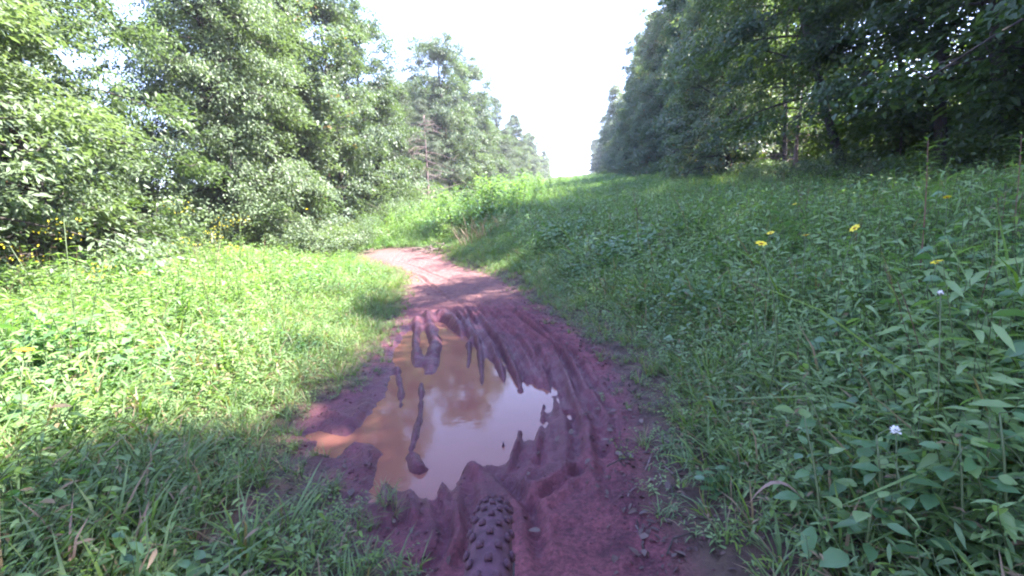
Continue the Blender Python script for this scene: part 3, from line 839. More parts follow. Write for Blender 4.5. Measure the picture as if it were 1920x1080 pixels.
tufts = proto_collection('verge_grass_kinds', [('tuft', tuft(101, 20, .34, .012)), ('tuft', tuft(102, 17, .30, .013)), ('tuft', tuft(103, 24, .36, .010)),
        ('dry', tuft(104, 14, .30, .008, .06, ('dry', 'grass', 'grass'))), ('lime', tuft(105, 20, .34, .013, .05, ('limegrass', 'grass'))),
        ('mini', leafy(106, 7, .30, .075, .015, 8, ('grass', 'stem'), .10, .1, False, .9)), ('mini', leafy(107, 6, .28, .065, .017, 8, ('limegrass', 'stem'), .10, .15, False, .9)), ('mini', leafy(108, 6, .26, .06, .020, 7, ('weed', 'stem'), .11, .1, False, .8))])
weeds = proto_collection('weed_kinds', [('lance', leafy(201, 5, .62, .115, .024, 10)), ('lance', leafy(202, 5, .60, .105, .021, 11)), ('lance', leafy(203, 4, .66, .13, .026, 11, up=.1)),
        ('pair', leafy(204, 3, .60, .125, .040, 7, ('weed', 'stem'), .10, .15, True, .25)),
        ('broad', leafy(205, 4, .56, .105, .055, 8, ('weed_blue', 'stem'), .12, .2, False, .3, 4)),
        ('stilt', leafy(206, 7, .58, .085, .017, 13, ('weed', 'stem'), .16, .05, False, .7)),
        ('zgrass', tuft(208, 22, .72, .013, .08, ('weed', 'limegrass', 'grass'))), ('zdry', leafy(209, 3, .80, .05, .010, 6, ('dry', 'red_stem'), .10, .5, False, .3)),
        ('red', leafy(207, 4, .62, .11, .024, 9, ('weed', 'red_stem'), .10, .3, False, .3))])
def rotz(n, rng, tilt=.12):
    return np.stack([rng.normal(0, tilt, n), rng.normal(0, tilt, n), rng.uniform(0, 6.28, n)], 1)

g1 = np.random.default_rng(71)
# short grass on both verges
pt = spread_points(-3.8, 3.2, -.5, 15, .062, g1, .013, .55)
tdv = trail_dist(pt[:, 0], pt[:, 1]) + .10 * fbm(pt[:, 0] * 4, pt[:, 1] * 4, 61, 3)
right_side = pt[:, 0] > 0
prob = np.where(right_side, sstep(-.14, .30, tdv) * (1 - .92 * sstep(.5, 1.2, tdv)) * .75, sstep(-.16, .10, tdv) * (1 - .85 * sstep(.7, 1.6, tdv)))
bare = sstep(.10, .40, fbm(pt[:, 0] * 2.4, pt[:, 1] * 2.4, 62, 3)) * (1 - sstep(.3, .9, tdv))
bx_, by_ = gpt(560, 985)
tramp = np.exp(-((pt[:, 0] - bx_) / .50) ** 2 - ((pt[:, 1] - by_) / .36) ** 2) * (.55 + .45 * np.sign(fbm(pt[:, 0] * 7, pt[:, 1] * 7, 66, 2)))
k = g1.uniform(0, 1, len(pt)) < prob * (1 - .7 * bare) * (1 - .9 * tramp)
pt, tdk = pt[k], tdv[k]; n = len(pt)
hh = weed_h(pt[:, 0], pt[:, 1], tdk.clip(0)) * g1.uniform(.6, 1.15, n) + .03
sc = np.clip(hh / .34, .16, 1.6)
pk = g1.choice(8, n, p=[.13, .12, .12, .05, .08, .22, .10, .18])
scatter('verge_grass', 'short tangled green grass along both muddy edges of the trail', 'grass', tufts,
        np.stack([pt[:, 0], pt[:, 1], ground_z(pt[:, 0], pt[:, 1]) - .004], 1), rotz(n, g1, .2), np.stack([sc * 1.05, sc * 1.05, sc * .95], 1), pk)
# leafy weeds
def weed_field(name, label, lmin, lmax, s1, mix_p, seed):
    g = np.random.default_rng(seed)
    pt = spread_points(lmin, lmax, -1.5, s1, .105, g, .0125, .75)
    tdv = trail_dist(pt[:, 0], pt[:, 1]) + .15 * fbm(pt[:, 0] * 3, pt[:, 1] * 3, 63, 3)
    s, l = to_sl(pt[:, 0], pt[:, 1])
    pr = np.where(l < -.9, sstep(.15, .75, tdv), sstep(.22, .85, tdv))
    bx_, by_ = gpt(520, 985)
    pr = pr * (1 - .85 * np.exp(-((pt[:, 0] - bx_) / .55) ** 2 - ((pt[:, 1] - by_) / .40) ** 2)) * np.where((l < -.9) & (pt[:, 1] < 2.4), sstep(.30, .95, tdv), 1)
    k = g.uniform(0, 1, len(pt)) < pr
    pt, tdv = pt[k], tdv[k]; n = len(pt)
    hh = weed_h(pt[:, 0], pt[:, 1], tdv) * g.uniform(.72, 1.18, n)
    hz_ = np.clip(hh / .60, .25, 1.9)
    wdt = np.maximum(np.clip(hz_, .45, 1.15), pt[:, 2] / .15 * .8)
    wdt = np.minimum(wdt, 3.2)
    clump = fbm(pt[:, 0] * .8, pt[:, 1] * .8, 64, 3)
    pk = g.choice([0, 1, 2, 3, 4, 5, 8], n, p=mix_p); u_ = g.uniform(0, 1, n); pk = np.where(u_ < .07, 6, np.where(u_ < .085, 7, pk))
    pk = np.where((clump > .22) & (g.uniform(0, 1, n) < .55), 4, pk)
    pk = np.where((clump < -.25) & (g.uniform(0, 1, n) < .55), 5, pk)
    scatter(name, label, 'weeds', weeds, np.stack([pt[:, 0], pt[:, 1], ground_z(pt[:, 0], pt[:, 1]) - .01], 1), rotz(n, g, .2), np.stack([wdt, wdt, hz_], 1), pk)
    return n
axis_l = -.9
n1 = weed_field('left_weeds', 'sunlit tall leafy weeds covering the ground left of the trail', -7.2, axis_l, 185, [.22, .24, .16, .12, .06, .14, .06], 72)
n2 = weed_field('right_weeds', 'shaded tall leafy weeds covering the ground right of the trail', axis_l, 6.8, 185, [.22, .22, .18, .10, .09, .13, .06], 73)
print('weeds', n1, n2, 'grass', n)

# clods and crumbs of mud, and crumbled leaf litter beside it
def lump(seed, mat):
    r = np.random.default_rng(seed); mb = MB()
    ico = norm(np.array([(math.cos(a) * math.cos(e), math.sin(a) * math.cos(e), math.sin(e)) for e in (-.5, .5) for a in np.arange(5) * 1.2566 + e] + [(0, 0, 1), (0, 0, -1)]))
    v = ico * r.uniform(.6, 1.25, (12, 1)) * [1, .75, .5]
    f = [(k_, (k_ + 1) % 5, 5 + k_) for k_ in range(5)] + [((k_ + 1) % 5, 5 + (k_ + 1) % 5, 5 + k_) for k_ in range(5)] + [(5 + k_, 5 + (k_ + 1) % 5, 10) for k_ in range(5)] + [((k_ + 1) % 5, k_, 11) for k_ in range(5)]
    mb.add(v, f); return mb.mesh('clod', M[mat], True)
M['clod'] = plain_mat('mud_clod', (0.085, 0.030, 0.040), .8, .4, 8)
M['litter'] = plain_mat('leaf_crumbs', (0.060, 0.036, 0.036), .9, .5, 3)
def crumb(seed):
    r = np.random.default_rng(seed); mb = MB(); long_leaf(mb, np.array([-.5, 0, 0]), (1, 0, .15), (0, .3, 1), 1.0, .45, .3, 3); return mb.mesh('crumb', M['litter' if seed % 2 else 'dead_leaf'])
clods = proto_collection('clod_kinds', [('clod', lump(1, 'clod')), ('clod', lump(2, 'clod')), ('clod', lump(3, 'clod'))])
crumbs = proto_collection('crumb_kinds', [('crumb', crumb(1)), ('crumb', crumb(2)), ('crumb', crumb(3))])
gc = np.random.default_rng(74)
px_ = gc.uniform(-1.6, 1.3, 9000); py_ = gc.uniform(.6, 7.5, 9000)
tdc = trail_dist(px_, py_); pdc = poly_sd(px_, py_, PUDDLE)
k = (tdc < .12) & (pdc > .02) & (fbm(px_ * 3, py_ * 3, 77, 3) > -.05) & (ground_z(px_, py_) > ZW + .008)
px_, py_ = px_[k], py_[k]; n = len(px_); sz_ = (.0025 + .010 * gc.uniform(0, 1, n) ** 3)[:, None] * np.ones(3)
scatter('mud_crumbs', 'small clods and crumbs of red mud strewn over the trail', 'mud', clods, np.stack([px_, py_, ground_z(px_, py_) + .001], 1), rotz(n, gc, .3), sz_, gc.integers(0, 3, n))
px_ = gc.uniform(-2.2, 2.0, 42000); py_ = gc.uniform(.6, 7.5, 42000); tdc = trail_dist(px_, py_)
k = (tdc > -.10 - .16 * gc.uniform(0, 1, 42000) ** 3) & (tdc < .55) & (gc.uniform(0, 1, 42000) < np.where(px_ > 0, .6, np.where(py_ < 2.2, .5, .15))) & (ground_z(px_, py_) > ZW + .01)
px_, py_ = px_[k], py_[k]; n = len(px_); sz_ = (.012 + .025 * gc.uniform(0, 1, n) ** 2)[:, None] * np.ones(3)
scatter('leaf_litter', 'dark crumbled leaf litter along the edges of the muddy trail', 'leaf litter', crumbs, np.stack([px_, py_, ground_z(px_, py_) + .006], 1), rotz(n, gc, .35), sz_, gc.integers(0, 3, n))

# ------------------------------------------------------------------ the bicycle's front end (only its front tyre is in the picture)
bike = empty('mountain_bike', (-0.083, 0.32, float(ground_z(-0.083, 0.32)) - .004))
bike.rotation_euler = (0, ROLL, 0)
tag(bike, 'mountain bike at the puddle with a muddy knobbly front tyre', 'bicycle')
WR, TR = 0.3395, 0.0195
def torus(R, r, nu=72, nv=14, cz=.36):
    u = np.arange(nu) * 2 * math.pi / nu; v = np.arange(nv) * 2 * math.pi / nv
    U, V = np.meshgrid(u, v, indexing='ij')
    vv = np.stack([r * np.sin(V), (R + r * np.cos(V)) * np.cos(U), cz + (R + r * np.cos(V)) * np.sin(U)], -1).reshape(-1, 3)
    q = [(i * nv + j, ((i + 1) % nu) * nv + j, ((i + 1) % nu) * nv + (j + 1) % nv, i * nv + (j + 1) % nv) for i in range(nu) for j in range(nv)]
    return vv, q
def wheel(cy0, visible):
    mb = MB(); v, q = torus(WR, TR, 72, 14); v[:, 1] += cy0; mb.add(v, None, q)
    tyre = link('tyre', mb.mesh('tyre', M['rubber'], True), bike)
    kb = MB()
    def box(mb_, sx, sy, sz):
        c = [(x * sx * (.8 if z > 0 else 1), y * sy * (.8 if z > 0 else 1), z * sz) for x in (-.5, .5) for y in (-.5, .5) for z in (-.5, .5)]
        mb_.add(c, None, [(0, 1, 3, 2), (4, 6, 7, 5), (0, 4, 5, 1), (2, 3, 7, 6), (0, 2, 6, 4), (1, 5, 7, 3)])
    box(kb, .0062, .0075, .0026)
    kme = kb.mesh('tread_knob', M['rubber'])
    rest = MB(); rows = 120
    for i in range(rows):
        a = 2 * math.pi * i / rows
        cols = (-46, 0, 46) if i % 2 else (-64, -22, 22, 64)
        for j, cc in enumerate(cols):
            th = math.radians(cc); er = np.array([math.sin(th), math.cos(th) * math.cos(a), math.cos(th) * math.sin(a)])
            tn = np.array([0, -math.sin(a), math.cos(a)]); xx = np.cross(tn, er)
            p = np.array([0, cy0 + WR * math.cos(a), .36 + WR * math.sin(a)]) + er * (TR + .0018)
            mt = Matrix(((xx[0], tn[0], er[0], p[0]), (xx[1], tn[1], er[1], p[1]), (xx[2], tn[2], er[2], p[2]), (0, 0, 0, 1)))
            if visible and math.radians(20) < a < math.radians(125):
                k_ = link('tread_knob', kme, tyre); k_.matrix_local = mt
            else:
                co = np.array([list(mt @ vtx.co) for vtx in kme.vertices])
                rest.add(co, None, [tuple(p_.vertices) for p_ in kme.polygons])
    o = link('tread', rest.mesh('tread', M['rubber']), tyre); o['kind'] = 'stuff'
    mb = MB(); v, q = torus(WR - .030, .012, 60, 8); v[:, 1] += cy0; mb.add(v, None, q)
    rim = link('rim', mb.mesh('rim', M['metal'], True), bike)
    mb = MB(); mb.tube([(-.055, cy0, .36), (-.03, cy0, .36), (.03, cy0, .36), (.055, cy0, .36)], [.012, .026, .026, .012], 10)
    link('hub', mb.mesh('hub', M['metal'], True), bike)
    smb = MB(); smb.tube([(0, 0, .02), (0, 0, WR - .04)], .0012, 4); sme = smb.mesh('spoke', M['metal'])
    for i in range(28):
        k_ = link('spoke', sme, rim); k_.location = (.022 if i % 2 else -.022, cy0, .36)
        k_.rotation_euler = (2 * math.pi * i / 28, 0, 0)
    mb = MB(); v, q = torus(.082, .0035, 40, 6); v[:, 1] += cy0; v[:, 0] -= .038; mb.add(v, None, q)
    link('brake_rotor', mb.mesh('brake_rotor', M['metal'], True), bike)
wheel(0.0, True)
wheel(-1.12, False)
AX = np.array([0, 0, .36]); HD = np.array([0, -math.cos(math.radians(66)), math.sin(math.radians(66))])
CRN = AX + HD * .45 + np.array([0, -.045, 0])
for sx in (-.062, .062):
    mb = MB(); mb.tube([AX + [sx, .0, 0], AX + [sx, -.03, 0] + HD * .22, CRN + [sx, 0, 0]], [.020, .021, .017], 10)
    link('fork_leg', mb.mesh('fork_leg', M['metal'], True), bike)
mb = MB(); mb.tube([CRN + [-.075, 0, 0], CRN + [0, 0, .015], CRN + [.075, 0, 0]], .022, 10)
link('fork_crown', mb.mesh('fork_crown', M['metal'], True), bike)
HT = CRN + HD * .10
mb = MB(); mb.tube([CRN, HT], .022, 12); link('head_tube', mb.mesh('head_tube', M['frame'], True), bike)
STM = HT + HD * .02
BAR = STM + np.array([0, -.02, .005])
mb = MB(); mb.tube([STM, BAR], .016, 8); link('stem', mb.mesh('stem', M['metal'], True), bike)
mb = MB(); mb.tube([BAR + [-.36, -.05, .02], BAR + [-.12, 0, .015], BAR, BAR + [.12, 0, .015], BAR + [.36, -.05, .02]], .0135, 10)
link('handlebar', mb.mesh('handlebar', M['metal'], True), bike)
for sx in (-1, 1):
    mb = MB(); mb.tube([BAR + [sx * .24, -.026, .018], BAR + [sx * .37, -.052, .021]], .0165, 10); link('grip', mb.mesh('grip', M['rubber'], True), bike)
BB = np.array([0, -.69, .34]); SEAT = np.array([0, -.88, .86]); REAR = np.array([0, -1.12, .36])
mb = MB(); mb.tube([HT - HD * .02, BB], .024, 10); mb.tube([HT - HD * .03, SEAT - [0, 0, .12]], .019, 10); mb.tube([BB, SEAT - [0, 0, .1]], .018, 10)
for sx in (-.05, .05):
    mb.tube([BB + [sx * .4, 0, 0], REAR + [sx, 0, 0]], .011, 8); mb.tube([SEAT + [sx * .4, .03, -.14], REAR + [sx, 0, 0]], .010, 8)
link('frame', mb.mesh('frame', M['frame'], True), bike)
mb = MB(); mb.tube([SEAT - [0, 0, .1], SEAT + [0, 0, .06]], .014, 8); link('seat_post', mb.mesh('seat_post', M['metal'], True), bike)
mb = MB(); mb.tube([SEAT + [0, -.13, .085], SEAT + [0, -.06, .08], SEAT + [0, .05, .075], SEAT + [0, .14, .07]], [.055, .060, .028, .016], 10)
sad = link('saddle', mb.mesh('saddle', M['rubber'], True), bike)
for sx in (-1, 1):
    mb = MB(); c = BB + np.array([sx * .07, 0, 0]); mb.tube([c, c + [0, sx * .15, -sx * .08]], .011, 8)
    link('crank', mb.mesh('crank', M['metal'], True), bike)
    mb = MB(); e = c + np.array([sx * .05, sx * .15, -sx * .08]); mb.tube([e - [.045, 0, 0], e + [.045, 0, 0]], .018, 6)
    link('pedal', mb.mesh('pedal', M['metal']), bike)

# ------------------------------------------------------------------ single flowers and plants
def flower_parts(n_pet=8, r0=.008, r1=.030, mat='petal', cup=.25, disc='disc'):
    pm = MB()
    for i in range(n_pet):
        a = i * 2 * math.pi / n_pet
        long_leaf(pm, np.array([math.cos(a) * r0, math.sin(a) * r0, 0]), (math.cos(a), math.sin(a), cup), (0, 0, 1), r1 - r0, .015, .15, 4)
    dm = MB(); dm.tube([(0, 0, -.004), (0, 0, .002), (0, 0, .006)], [.008, .009, .005], 8)
    return pm.mesh('petals', M[mat]), dm.mesh('disc', M[disc], True)
PET, DSC = flower_parts()
def yellow_flower(u, v, head_z, label, dist=None, size=1.0, facing=(-.3, 0)):
    d = ray(u, v)
    if dist is None:
        hd = math.hypot(d[0], d[1]); dist = 2.0
        for _ in range(30):
            p = EYE + d * dist / hd
            e = p[2] - (float(ground_z(p[0], p[1])) + head_z)
            dist += e / max(.03, -d[2] / hd) * .5
            dist = min(max(dist, 1.2), 14)
    p = at_dist(u, v, dist)
    gz = float(ground_z(p[0], p[1])); h = p[2] - gz
    o = empty('yellow_flower', (p[0], p[1], gz), RNG.uniform(0, 6.28))
    mb = MB(); ts = np.linspace(0, 1, 5)
    bx, by = RNG.normal(0, .05, 2)
    pth = np.stack([bx * np.sin(ts * 3.14), by * np.sin(ts * 3.14), ts * (h - .004)], 1)
    mb.tube(pth, [.004, .0035, .003, .0025, .002], 5)
    st = link('stem', mb.mesh('stem', M['stem'], True), o)
    lm = MB()
    for k_ in range(8):
        t = .25 + .6 * k_ / 8; a = k_ * 2.4
        q_ = np.array([np.interp(t, ts, pth[:, c]) for c in range(3)])
        long_leaf(lm, q_, (math.cos(a), math.sin(a), .35), (0, 0, 1), .08, .016, .35, 3)
    link('leaves', lm.mesh('leaves', M['weed']), o)
    for nm, me_ in (('petals', PET), ('disc', DSC)):
        c = link(nm, me_, o, (0, 0, h)); c.scale = (size,) * 3; c.rotation_euler = (RNG.normal(.0, .3), RNG.normal(0, .3), 0)
    return tag(o, label, 'flower', 'yellow daisies among the weeds')
YF = [
    (1603, 428, .78, 'largest yellow daisy, alone in the middle of the shaded right weeds', 1.05),
    (1776, 370, .80, 'yellow daisy high on the right beside the tall thin stalk', 1.0),
    (1490, 383, .80, 'small yellow daisy near the back of the right weeds, above the pair', .9),
    (1445, 437, .78, 'yellow daisy just above the tilted one on the right', .8),
    (1427, 457, .76, 'tilted yellow daisy leftmost of the right weeds group', 1.0),
    (1511, 441, .72, 'half hidden yellow daisy between the tilted and the largest one', .9),
    (1757, 492, .62, 'dull yellow daisy low in the leaves under the tall thin stalk', 1.0),
    (1345, 355, .85, 'faint yellow daisy far back in the right weeds', .8),
    (1300, 358, .85, 'tiny yellow daisy at the far left of the right weeds', .8),
    (45, 657, .55, 'yellow daisy low among sunlit weeds at the left edge of the picture', 1.0),
    (266, 512, .72, 'yellow daisy in the middle of the sunlit left weeds', 1.1),
    (430, 412, .85, 'yellow daisy at the back of the sunlit left weeds near the trees', 1.1),
    (575, 392, .85, 'far yellow daisy beside the sunlit shrubs of the left trees', 1.0),
    (1305, 300, .95, 'yellow daisy standing under the dark right trees', 1.0),
]
for u, v, hz_, lab, sz in YF:
    yellow_flower(u, v, hz_, lab, None, sz * (.85 if u > 1000 else 1.2))
# goldenrod-like plants with yellow plumes
def plume_plant(u, v, dist, label, seed, size=1.0):
    r = np.random.default_rng(seed); p = at_dist(u, v, dist); gz = float(ground_z(p[0], p[1])); h = p[2] - gz
    o = empty('goldenrod', (p[0], p[1], gz), r.uniform(0, 6.28))
    sm, lm, fm = MB(), MB(), MB()
    for s_ in range(3):
        a0 = s_ * 2.1 + r.normal(0, .3); out = np.array([math.cos(a0), math.sin(a0), 0]); hh = h * (1 - .12 * s_); ts = np.linspace(0, 1, 6)
        pth = out * (.16 * ts ** 1.7)[:, None] * size + np.array([0, 0, 1]) * (ts * hh)[:, None]
        sm.tube(pth, .004 * (1.1 - ts * .7), 5)
        for k_ in range(22):
            t = .2 + .72 * k_ / 22; a = k_ * 2.4; q_ = np.array([np.interp(t, ts, pth[:, c]) for c in range(3)])
            long_leaf(lm, q_, (math.cos(a), math.sin(a), .3), (0, 0, 1), .10 * (1.2 - .6 * t) * size, .018, .35, 3)
        for k_ in range(30):
            t = r.uniform(.90, 1.0); q_ = np.array([np.interp(t, ts, pth[:, c]) for c in range(3)]); a = r.uniform(0, 6.28); rr = r.uniform(.005, .09) * (1.25 - t) * 4 * size
            b_ = q_ + np.array([math.cos(a) * rr, math.sin(a) * rr, r.normal(0, .012)])
            long_leaf(fm, b_, r.normal(0, 1, 3) + [0, 0, .6], r.normal(0, 1, 3), .016, .009, .1, 2)
    link('stem', sm.mesh('stem', M['stem'], True), o); link('leaves', lm.mesh('leaves', M['limegrass']), o); link('plume', fm.mesh('plume', M['goldenrod']), o)['kind'] = 'stuff'
    return tag(o, label, 'plant', 'goldenrod in front of the trees')
plume_plant(95, 408, 3.7, 'tall goldenrod with a yellow head against the dark left woods', 301, 1.2)
plume_plant(365, 376, 5.2, 'goldenrod rising above the sunlit weeds at the left trees', 302, 1.2)
plume_plant(425, 400, 5.6, 'shorter goldenrod right of the taller one by the left trees', 303)
plume_plant(1312, 288, 9.0, 'yellow goldenrod in front of the dark right trees', 304, 1.2)
plume_plant(1375, 282, 8.5, 'dim goldenrod in shade right of the yellow one', 305)
# bushy clumps of taller weeds that break up the field beyond the bend
CL = [leafy(901, 34, 1.0, .13, .032, 13, ('weed', 'stem'), .34, .2, False, .35), leafy(902, 28, 1.0, .11, .040, 12, ('weed', 'red_stem'), .32, .15, True, .3), leafy(903, 36, 1.0, .15, .028, 12, ('weed_blue', 'stem'), .36, .1, False, .45)]
rc = np.random.default_rng(44)
spots = [(850, 440, 1.15), (885, 425, 1.3), (905, 440, 1.1), (930, 415, 1.35), (955, 405, 1.5), (978, 400, 1.3), (865, 410, 1.2), (820, 415, 1.1), (790, 425, 1.0), (760, 430, 1.0), (925, 380, 1.6), (960, 372, 1.6),
         (990, 375, 1.4), (840, 392, 1.3), (730, 415, 1.1), (700, 425, 1.0), (1020, 372, 1.3), (1075, 365, 1.2), (1110, 380, 1.1), (1150, 372, 1.2), (1200, 360, 1.1), (1040, 352, 1.5), (1000, 345, 1.7), (1085, 345, 1.4), (1135, 340, 1.3),
         (1250, 352, 1.1), (1330, 340, 1.2), (1420, 345, 1.1), (1530, 340, 1.15), (1640, 350, 1.1), (1100, 420, .95), (1060, 430, .9), (1180, 400, 1.0), (640, 420, 1.0), (560, 425, 1.05), (480, 432, 1.0), (330, 445, 1.05), (250, 465, 1.0), (150, 490, 1.0), (60, 500, 1.0)]
for i, (u, v, hh_) in enumerate(spots):
    x, y = gpt(u, v + 14)
    if math.hypot(x, y) > 70: continue
    o = empty('weed_clump', (x, y, float(ground_z(x, y)) - .02), rc.uniform(0, 6.28)); k_ = rc.uniform(.85, 1.2)
    hh_ *= 1.38 if u < 1060 and v < 430 else 1.25; o.scale = (k_ * hh_, k_ * hh_, hh_); link('foliage', CL[i % 3], o)
    tag(o, ('sunlit bushy weed clump ' if to_sl(x, y)[1] < -1 else 'shaded bushy weed clump ') + where(x, y), 'weeds', 'bushy weed clumps in the field')
# tall thin-stalked weed that sticks up on the right
def tall_weed(u, v, dist, label, seed):
    r = np.random.default_rng(seed); p = at_dist(u, v, dist); gz = float(ground_z(p[0], p[1])); h = p[2] - gz
    o = empty('tall_weed', (p[0], p[1], gz)); sm, lm = MB(), MB(); ts = np.linspace(0, 1, 7)
    pth = np.stack([.04 * np.sin(ts * 2), 0 * ts, ts * h], 1); sm.tube(pth, .005 * (1.15 - ts * .8), 6)
    for k_ in range(34):
        t = .70 + .30 * k_ / 34; a = k_ * 2.4; q_ = np.array([np.interp(t, ts, pth[:, c]) for c in range(3)])
        long_leaf(lm, q_, (math.cos(a), math.sin(a), .45), (0, 0, 1), .10 * r.uniform(.7, 1.2), .015, .3, 3)
    link('stalk', sm.mesh('stalk', M['red_stem'], True), o); link('leaves', lm.mesh('leaves', M['limegrass' if seed == 401 else 'weed']), o)
    return tag(o, label, 'plant')
tall_weed(1728, 262, 3.6, 'tall bare-stalked weed with a pale leafy top among the right weeds', 401)
tall_weed(1905, 250, 4.6, 'tall dusky weed at the right edge of the picture by the woods', 402)
tall_weed(965, 352, 13.5, 'tall leafy weed in the middle where sun meets shade', 403)
# white clover heads
def clover(u, v, hz_, label, size=1.0):
    d = ray(u, v); dist = 1.5
    for _ in range(30):
        p = EYE + d * dist / math.hypot(d[0], d[1]); dist += (p[2] - float(ground_z(p[0], p[1])) - hz_) / (-d[2]) * .4
    gz = float(ground_z(p[0], p[1])); o = empty('clover_flower', (p[0], p[1], gz)); h = p[2] - gz
    mb = MB(); mb.tube([(0, 0, 0), (.01, 0, h * .5), (0, 0, h)], .0016, 5); link('stem', mb.mesh('stem', M['stem']), o)
    r = np.random.default_rng(5); fm = MB()
    for k_ in range(46):
        dd = norm(r.normal(0, 1, 3) + [0, 0, .5]); long_leaf(fm, dd * .003, dd, r.normal(0, 1, 3), .012, .005, .15, 2)
    link('petals', fm.mesh('petals', M['white_petal']), o, (0, 0, h)).scale = (size,) * 3
    return tag(o, label, 'flower')
clover(1680, 808, .34, 'white clover head among the dark leaves at the lower right')
clover(1764, 549, .66, 'small white clover head in the middle of the right weeds', .55)
# broad-leaved weeds at the lower right: each leaf is its own piece
def ovate(L, W):
    mb = MB(); rows = [(0, 0), (.12, .55), (.35, 1.0), (.65, .78), (.88, .3), (1, 0)]; v = []
    for t, wdt in rows:
        z = -.22 * t * t * L
        v += [(-W * .5 * wdt, t * L, z + .10 * W * wdt), (0, t * L, z), (W * .5 * wdt, t * L, z + .10 * W * wdt)]
    f = []
    for i in range(5):
        a = i * 3; f += [(a, a + 1, a + 4, a + 3), (a + 1, a + 2, a + 5, a + 4)]
    mb.add(v, None, f); return mb
OV = [ovate(.070, .046).mesh('leaf', M['weed_blue'], True), ovate(.082, .042).mesh('leaf', M['weed_blue'], True), ovate(.058, .042).mesh('leaf', M['weed'], True)]
def broad_plant(x, y, h, seed, label, nl=11):
    r = np.random.default_rng(seed); gz = float(ground_z(x, y)); o = empty('broadleaf_weed', (x, y, gz - .005), r.uniform(0, 6.28))
    ts = np.linspace(0, 1, 5); pth = np.stack([.10 * h * ts ** 2 * r.normal(0, 1), .10 * h * ts ** 2 * r.normal(0, 1), ts * h], 1)
    mb = MB(); mb.tube(pth, .004 * (1.2 - ts * .7), 5)
    for k_ in range(nl):
        t = .25 + .75 * k_ / (nl - 1); a = k_ * 2.4 + r.normal(0, .3); q_ = np.array([np.interp(t, ts, pth[:, c]) for c in range(3)])
        pl = r.uniform(.02, .06) * (1.3 - t * .7); e = q_ + np.array([math.cos(a) * pl, math.sin(a) * pl, pl * .5])
        mb.tube([q_, e], .0013, 3)
        lf = link('leaf', OV[int(r.integers(3))], o, e); lf.rotation_euler = (r.normal(.05, .25), r.normal(0, .25), a - math.pi / 2)
        lf.scale = (.85 * r.uniform(.6, 1.25) * (1.15 - .3 * t),) * 3
    link('stem', mb.mesh('stem', M['stem'], True), o)
    return tag(o, label, 'plant', 'broad-leaved weeds in the lower right corner')
BR = [(1610, 830), (1700, 880), (1790, 840), (1860, 900), (1750, 950), (1660, 970), (1840, 980), (1560, 900), (1900, 830), (1700, 1040), (1800, 1060),
      (1880, 1060), (1620, 1060), (1830, 760), (1720, 740), (1540, 1010), (1910, 960), (1770, 890), (1650, 1020), (1880, 760), (1590, 960), (1850, 1040), (1740, 1010), (1680, 840), (1800, 930), (1910, 1010)]
for i, (u, v) in enumerate(BR):
    x, y = gpt(u, v + 60)
    marks = [(1680, 808, 'the white clover head'), (1640, 775, 'the pale arched dead blade'), (1520, 985, 'the grey curling dead blade'), (1685, 905, 'the pale lying dead leaf'), (1910, 1075, 'the lower right picture corner'), (1915, 850, 'the right picture edge'), (1760, 1078, 'the bottom picture edge')]
    mu, mv, mn = min(marks, key=lambda m_: math.hypot(u - m_[0], v - m_[1]))
    rel = ('left of' if u < mu else 'right of') if abs(u - mu) > abs(v - mv) else ('above' if v < mv else 'below')
    broad_plant(x, y, .20 + .16 * (i % 4) / 3 + .06 * (u - 1500) / 400, 500 + i, '%s broad-leaved weed with oval leaves just %s %s' % (['short', 'low green', 'taller', 'tall'][i % 4], rel, mn))
# bright tufts of longer grass that stand out on the right verge
LT = [tuft(601, 34, .42, .009, .05, ('limegrass', 'grass')), tuft(602, 30, .38, .009, .06, ('limegrass', 'grass'))]
for i, (u, v, lab) in enumerate([(1225, 505, 'yellow-green grass tuft at the back of the right verge, in a gap of light'),
                                 (1410, 690, 'bright green tuft of long grass in the middle of the right verge'),
                                 (1330, 720, 'bright grass tuft left of the biggest one on the right verge'),
                                 (1480, 770, 'arching grass tuft below the biggest one on the right verge'),
                                 (1290, 800, 'small grass tuft beside the dark debris right of the mud'),
                                 (1390, 860, 'low grass tuft near the lower right leaves')]):
    x, y = gpt(u, v + 30); o = empty('grass_tuft', (x, y, float(ground_z(x, y))), i * 1.3); s_ = [.85, 1.0, .75, .8, .5, .6][i]; o.scale = (s_,) * 3
    link('blades', LT[i % 2], o); tag(o, lab, 'grass tuft', 'bright grass tufts on the right verge')
# arched dead grass blades and pale dry tufts
def dead_blade(u, v, label, seed, L=.22, W=.014):
    r = np.random.default_rng(seed); x, y = gpt(u, v + 40); gz = float(ground_z(x, y)); mb = MB(); v_, q_ = [], []
    a = r.uniform(0, 6.28); out = np.array([math.cos(a), math.sin(a), 0]); sd_ = np.array([-out[1], out[0], 0])
    for i in range(9):
        t = i / 8; c = out * L * .8 * t + np.array([0, 0, .02 + L * 1.6 * t * (1.05 - t)]); k_ = W * .5 * (1 - t ** 3) + .0006
        v_ += [c + sd_ * k_, c - [0, 0, .001], c - sd_ * k_]
    for i in range(8): q_ += [(i * 3, i * 3 + 1, i * 3 + 4, i * 3 + 3), (i * 3 + 1, i * 3 + 2, i * 3 + 5, i * 3 + 4)]
    mb.add(v_, None, q_); o = link('dead_leaf_blade', mb.mesh('dead_leaf_blade', M['dry'], True), None, (x, y, gz + .05))
    return tag(o, label, 'dead leaf')
dead_blade(1640, 775, 'pale arched dead blade left of the white clover head', 701)
dead_blade(1578, 800, 'pale curved dead blade standing upright left of the other arched blade', 702)
dead_blade(1520, 985, 'grey dead blade curling low at the bottom of the right verge', 703, .2, .02)
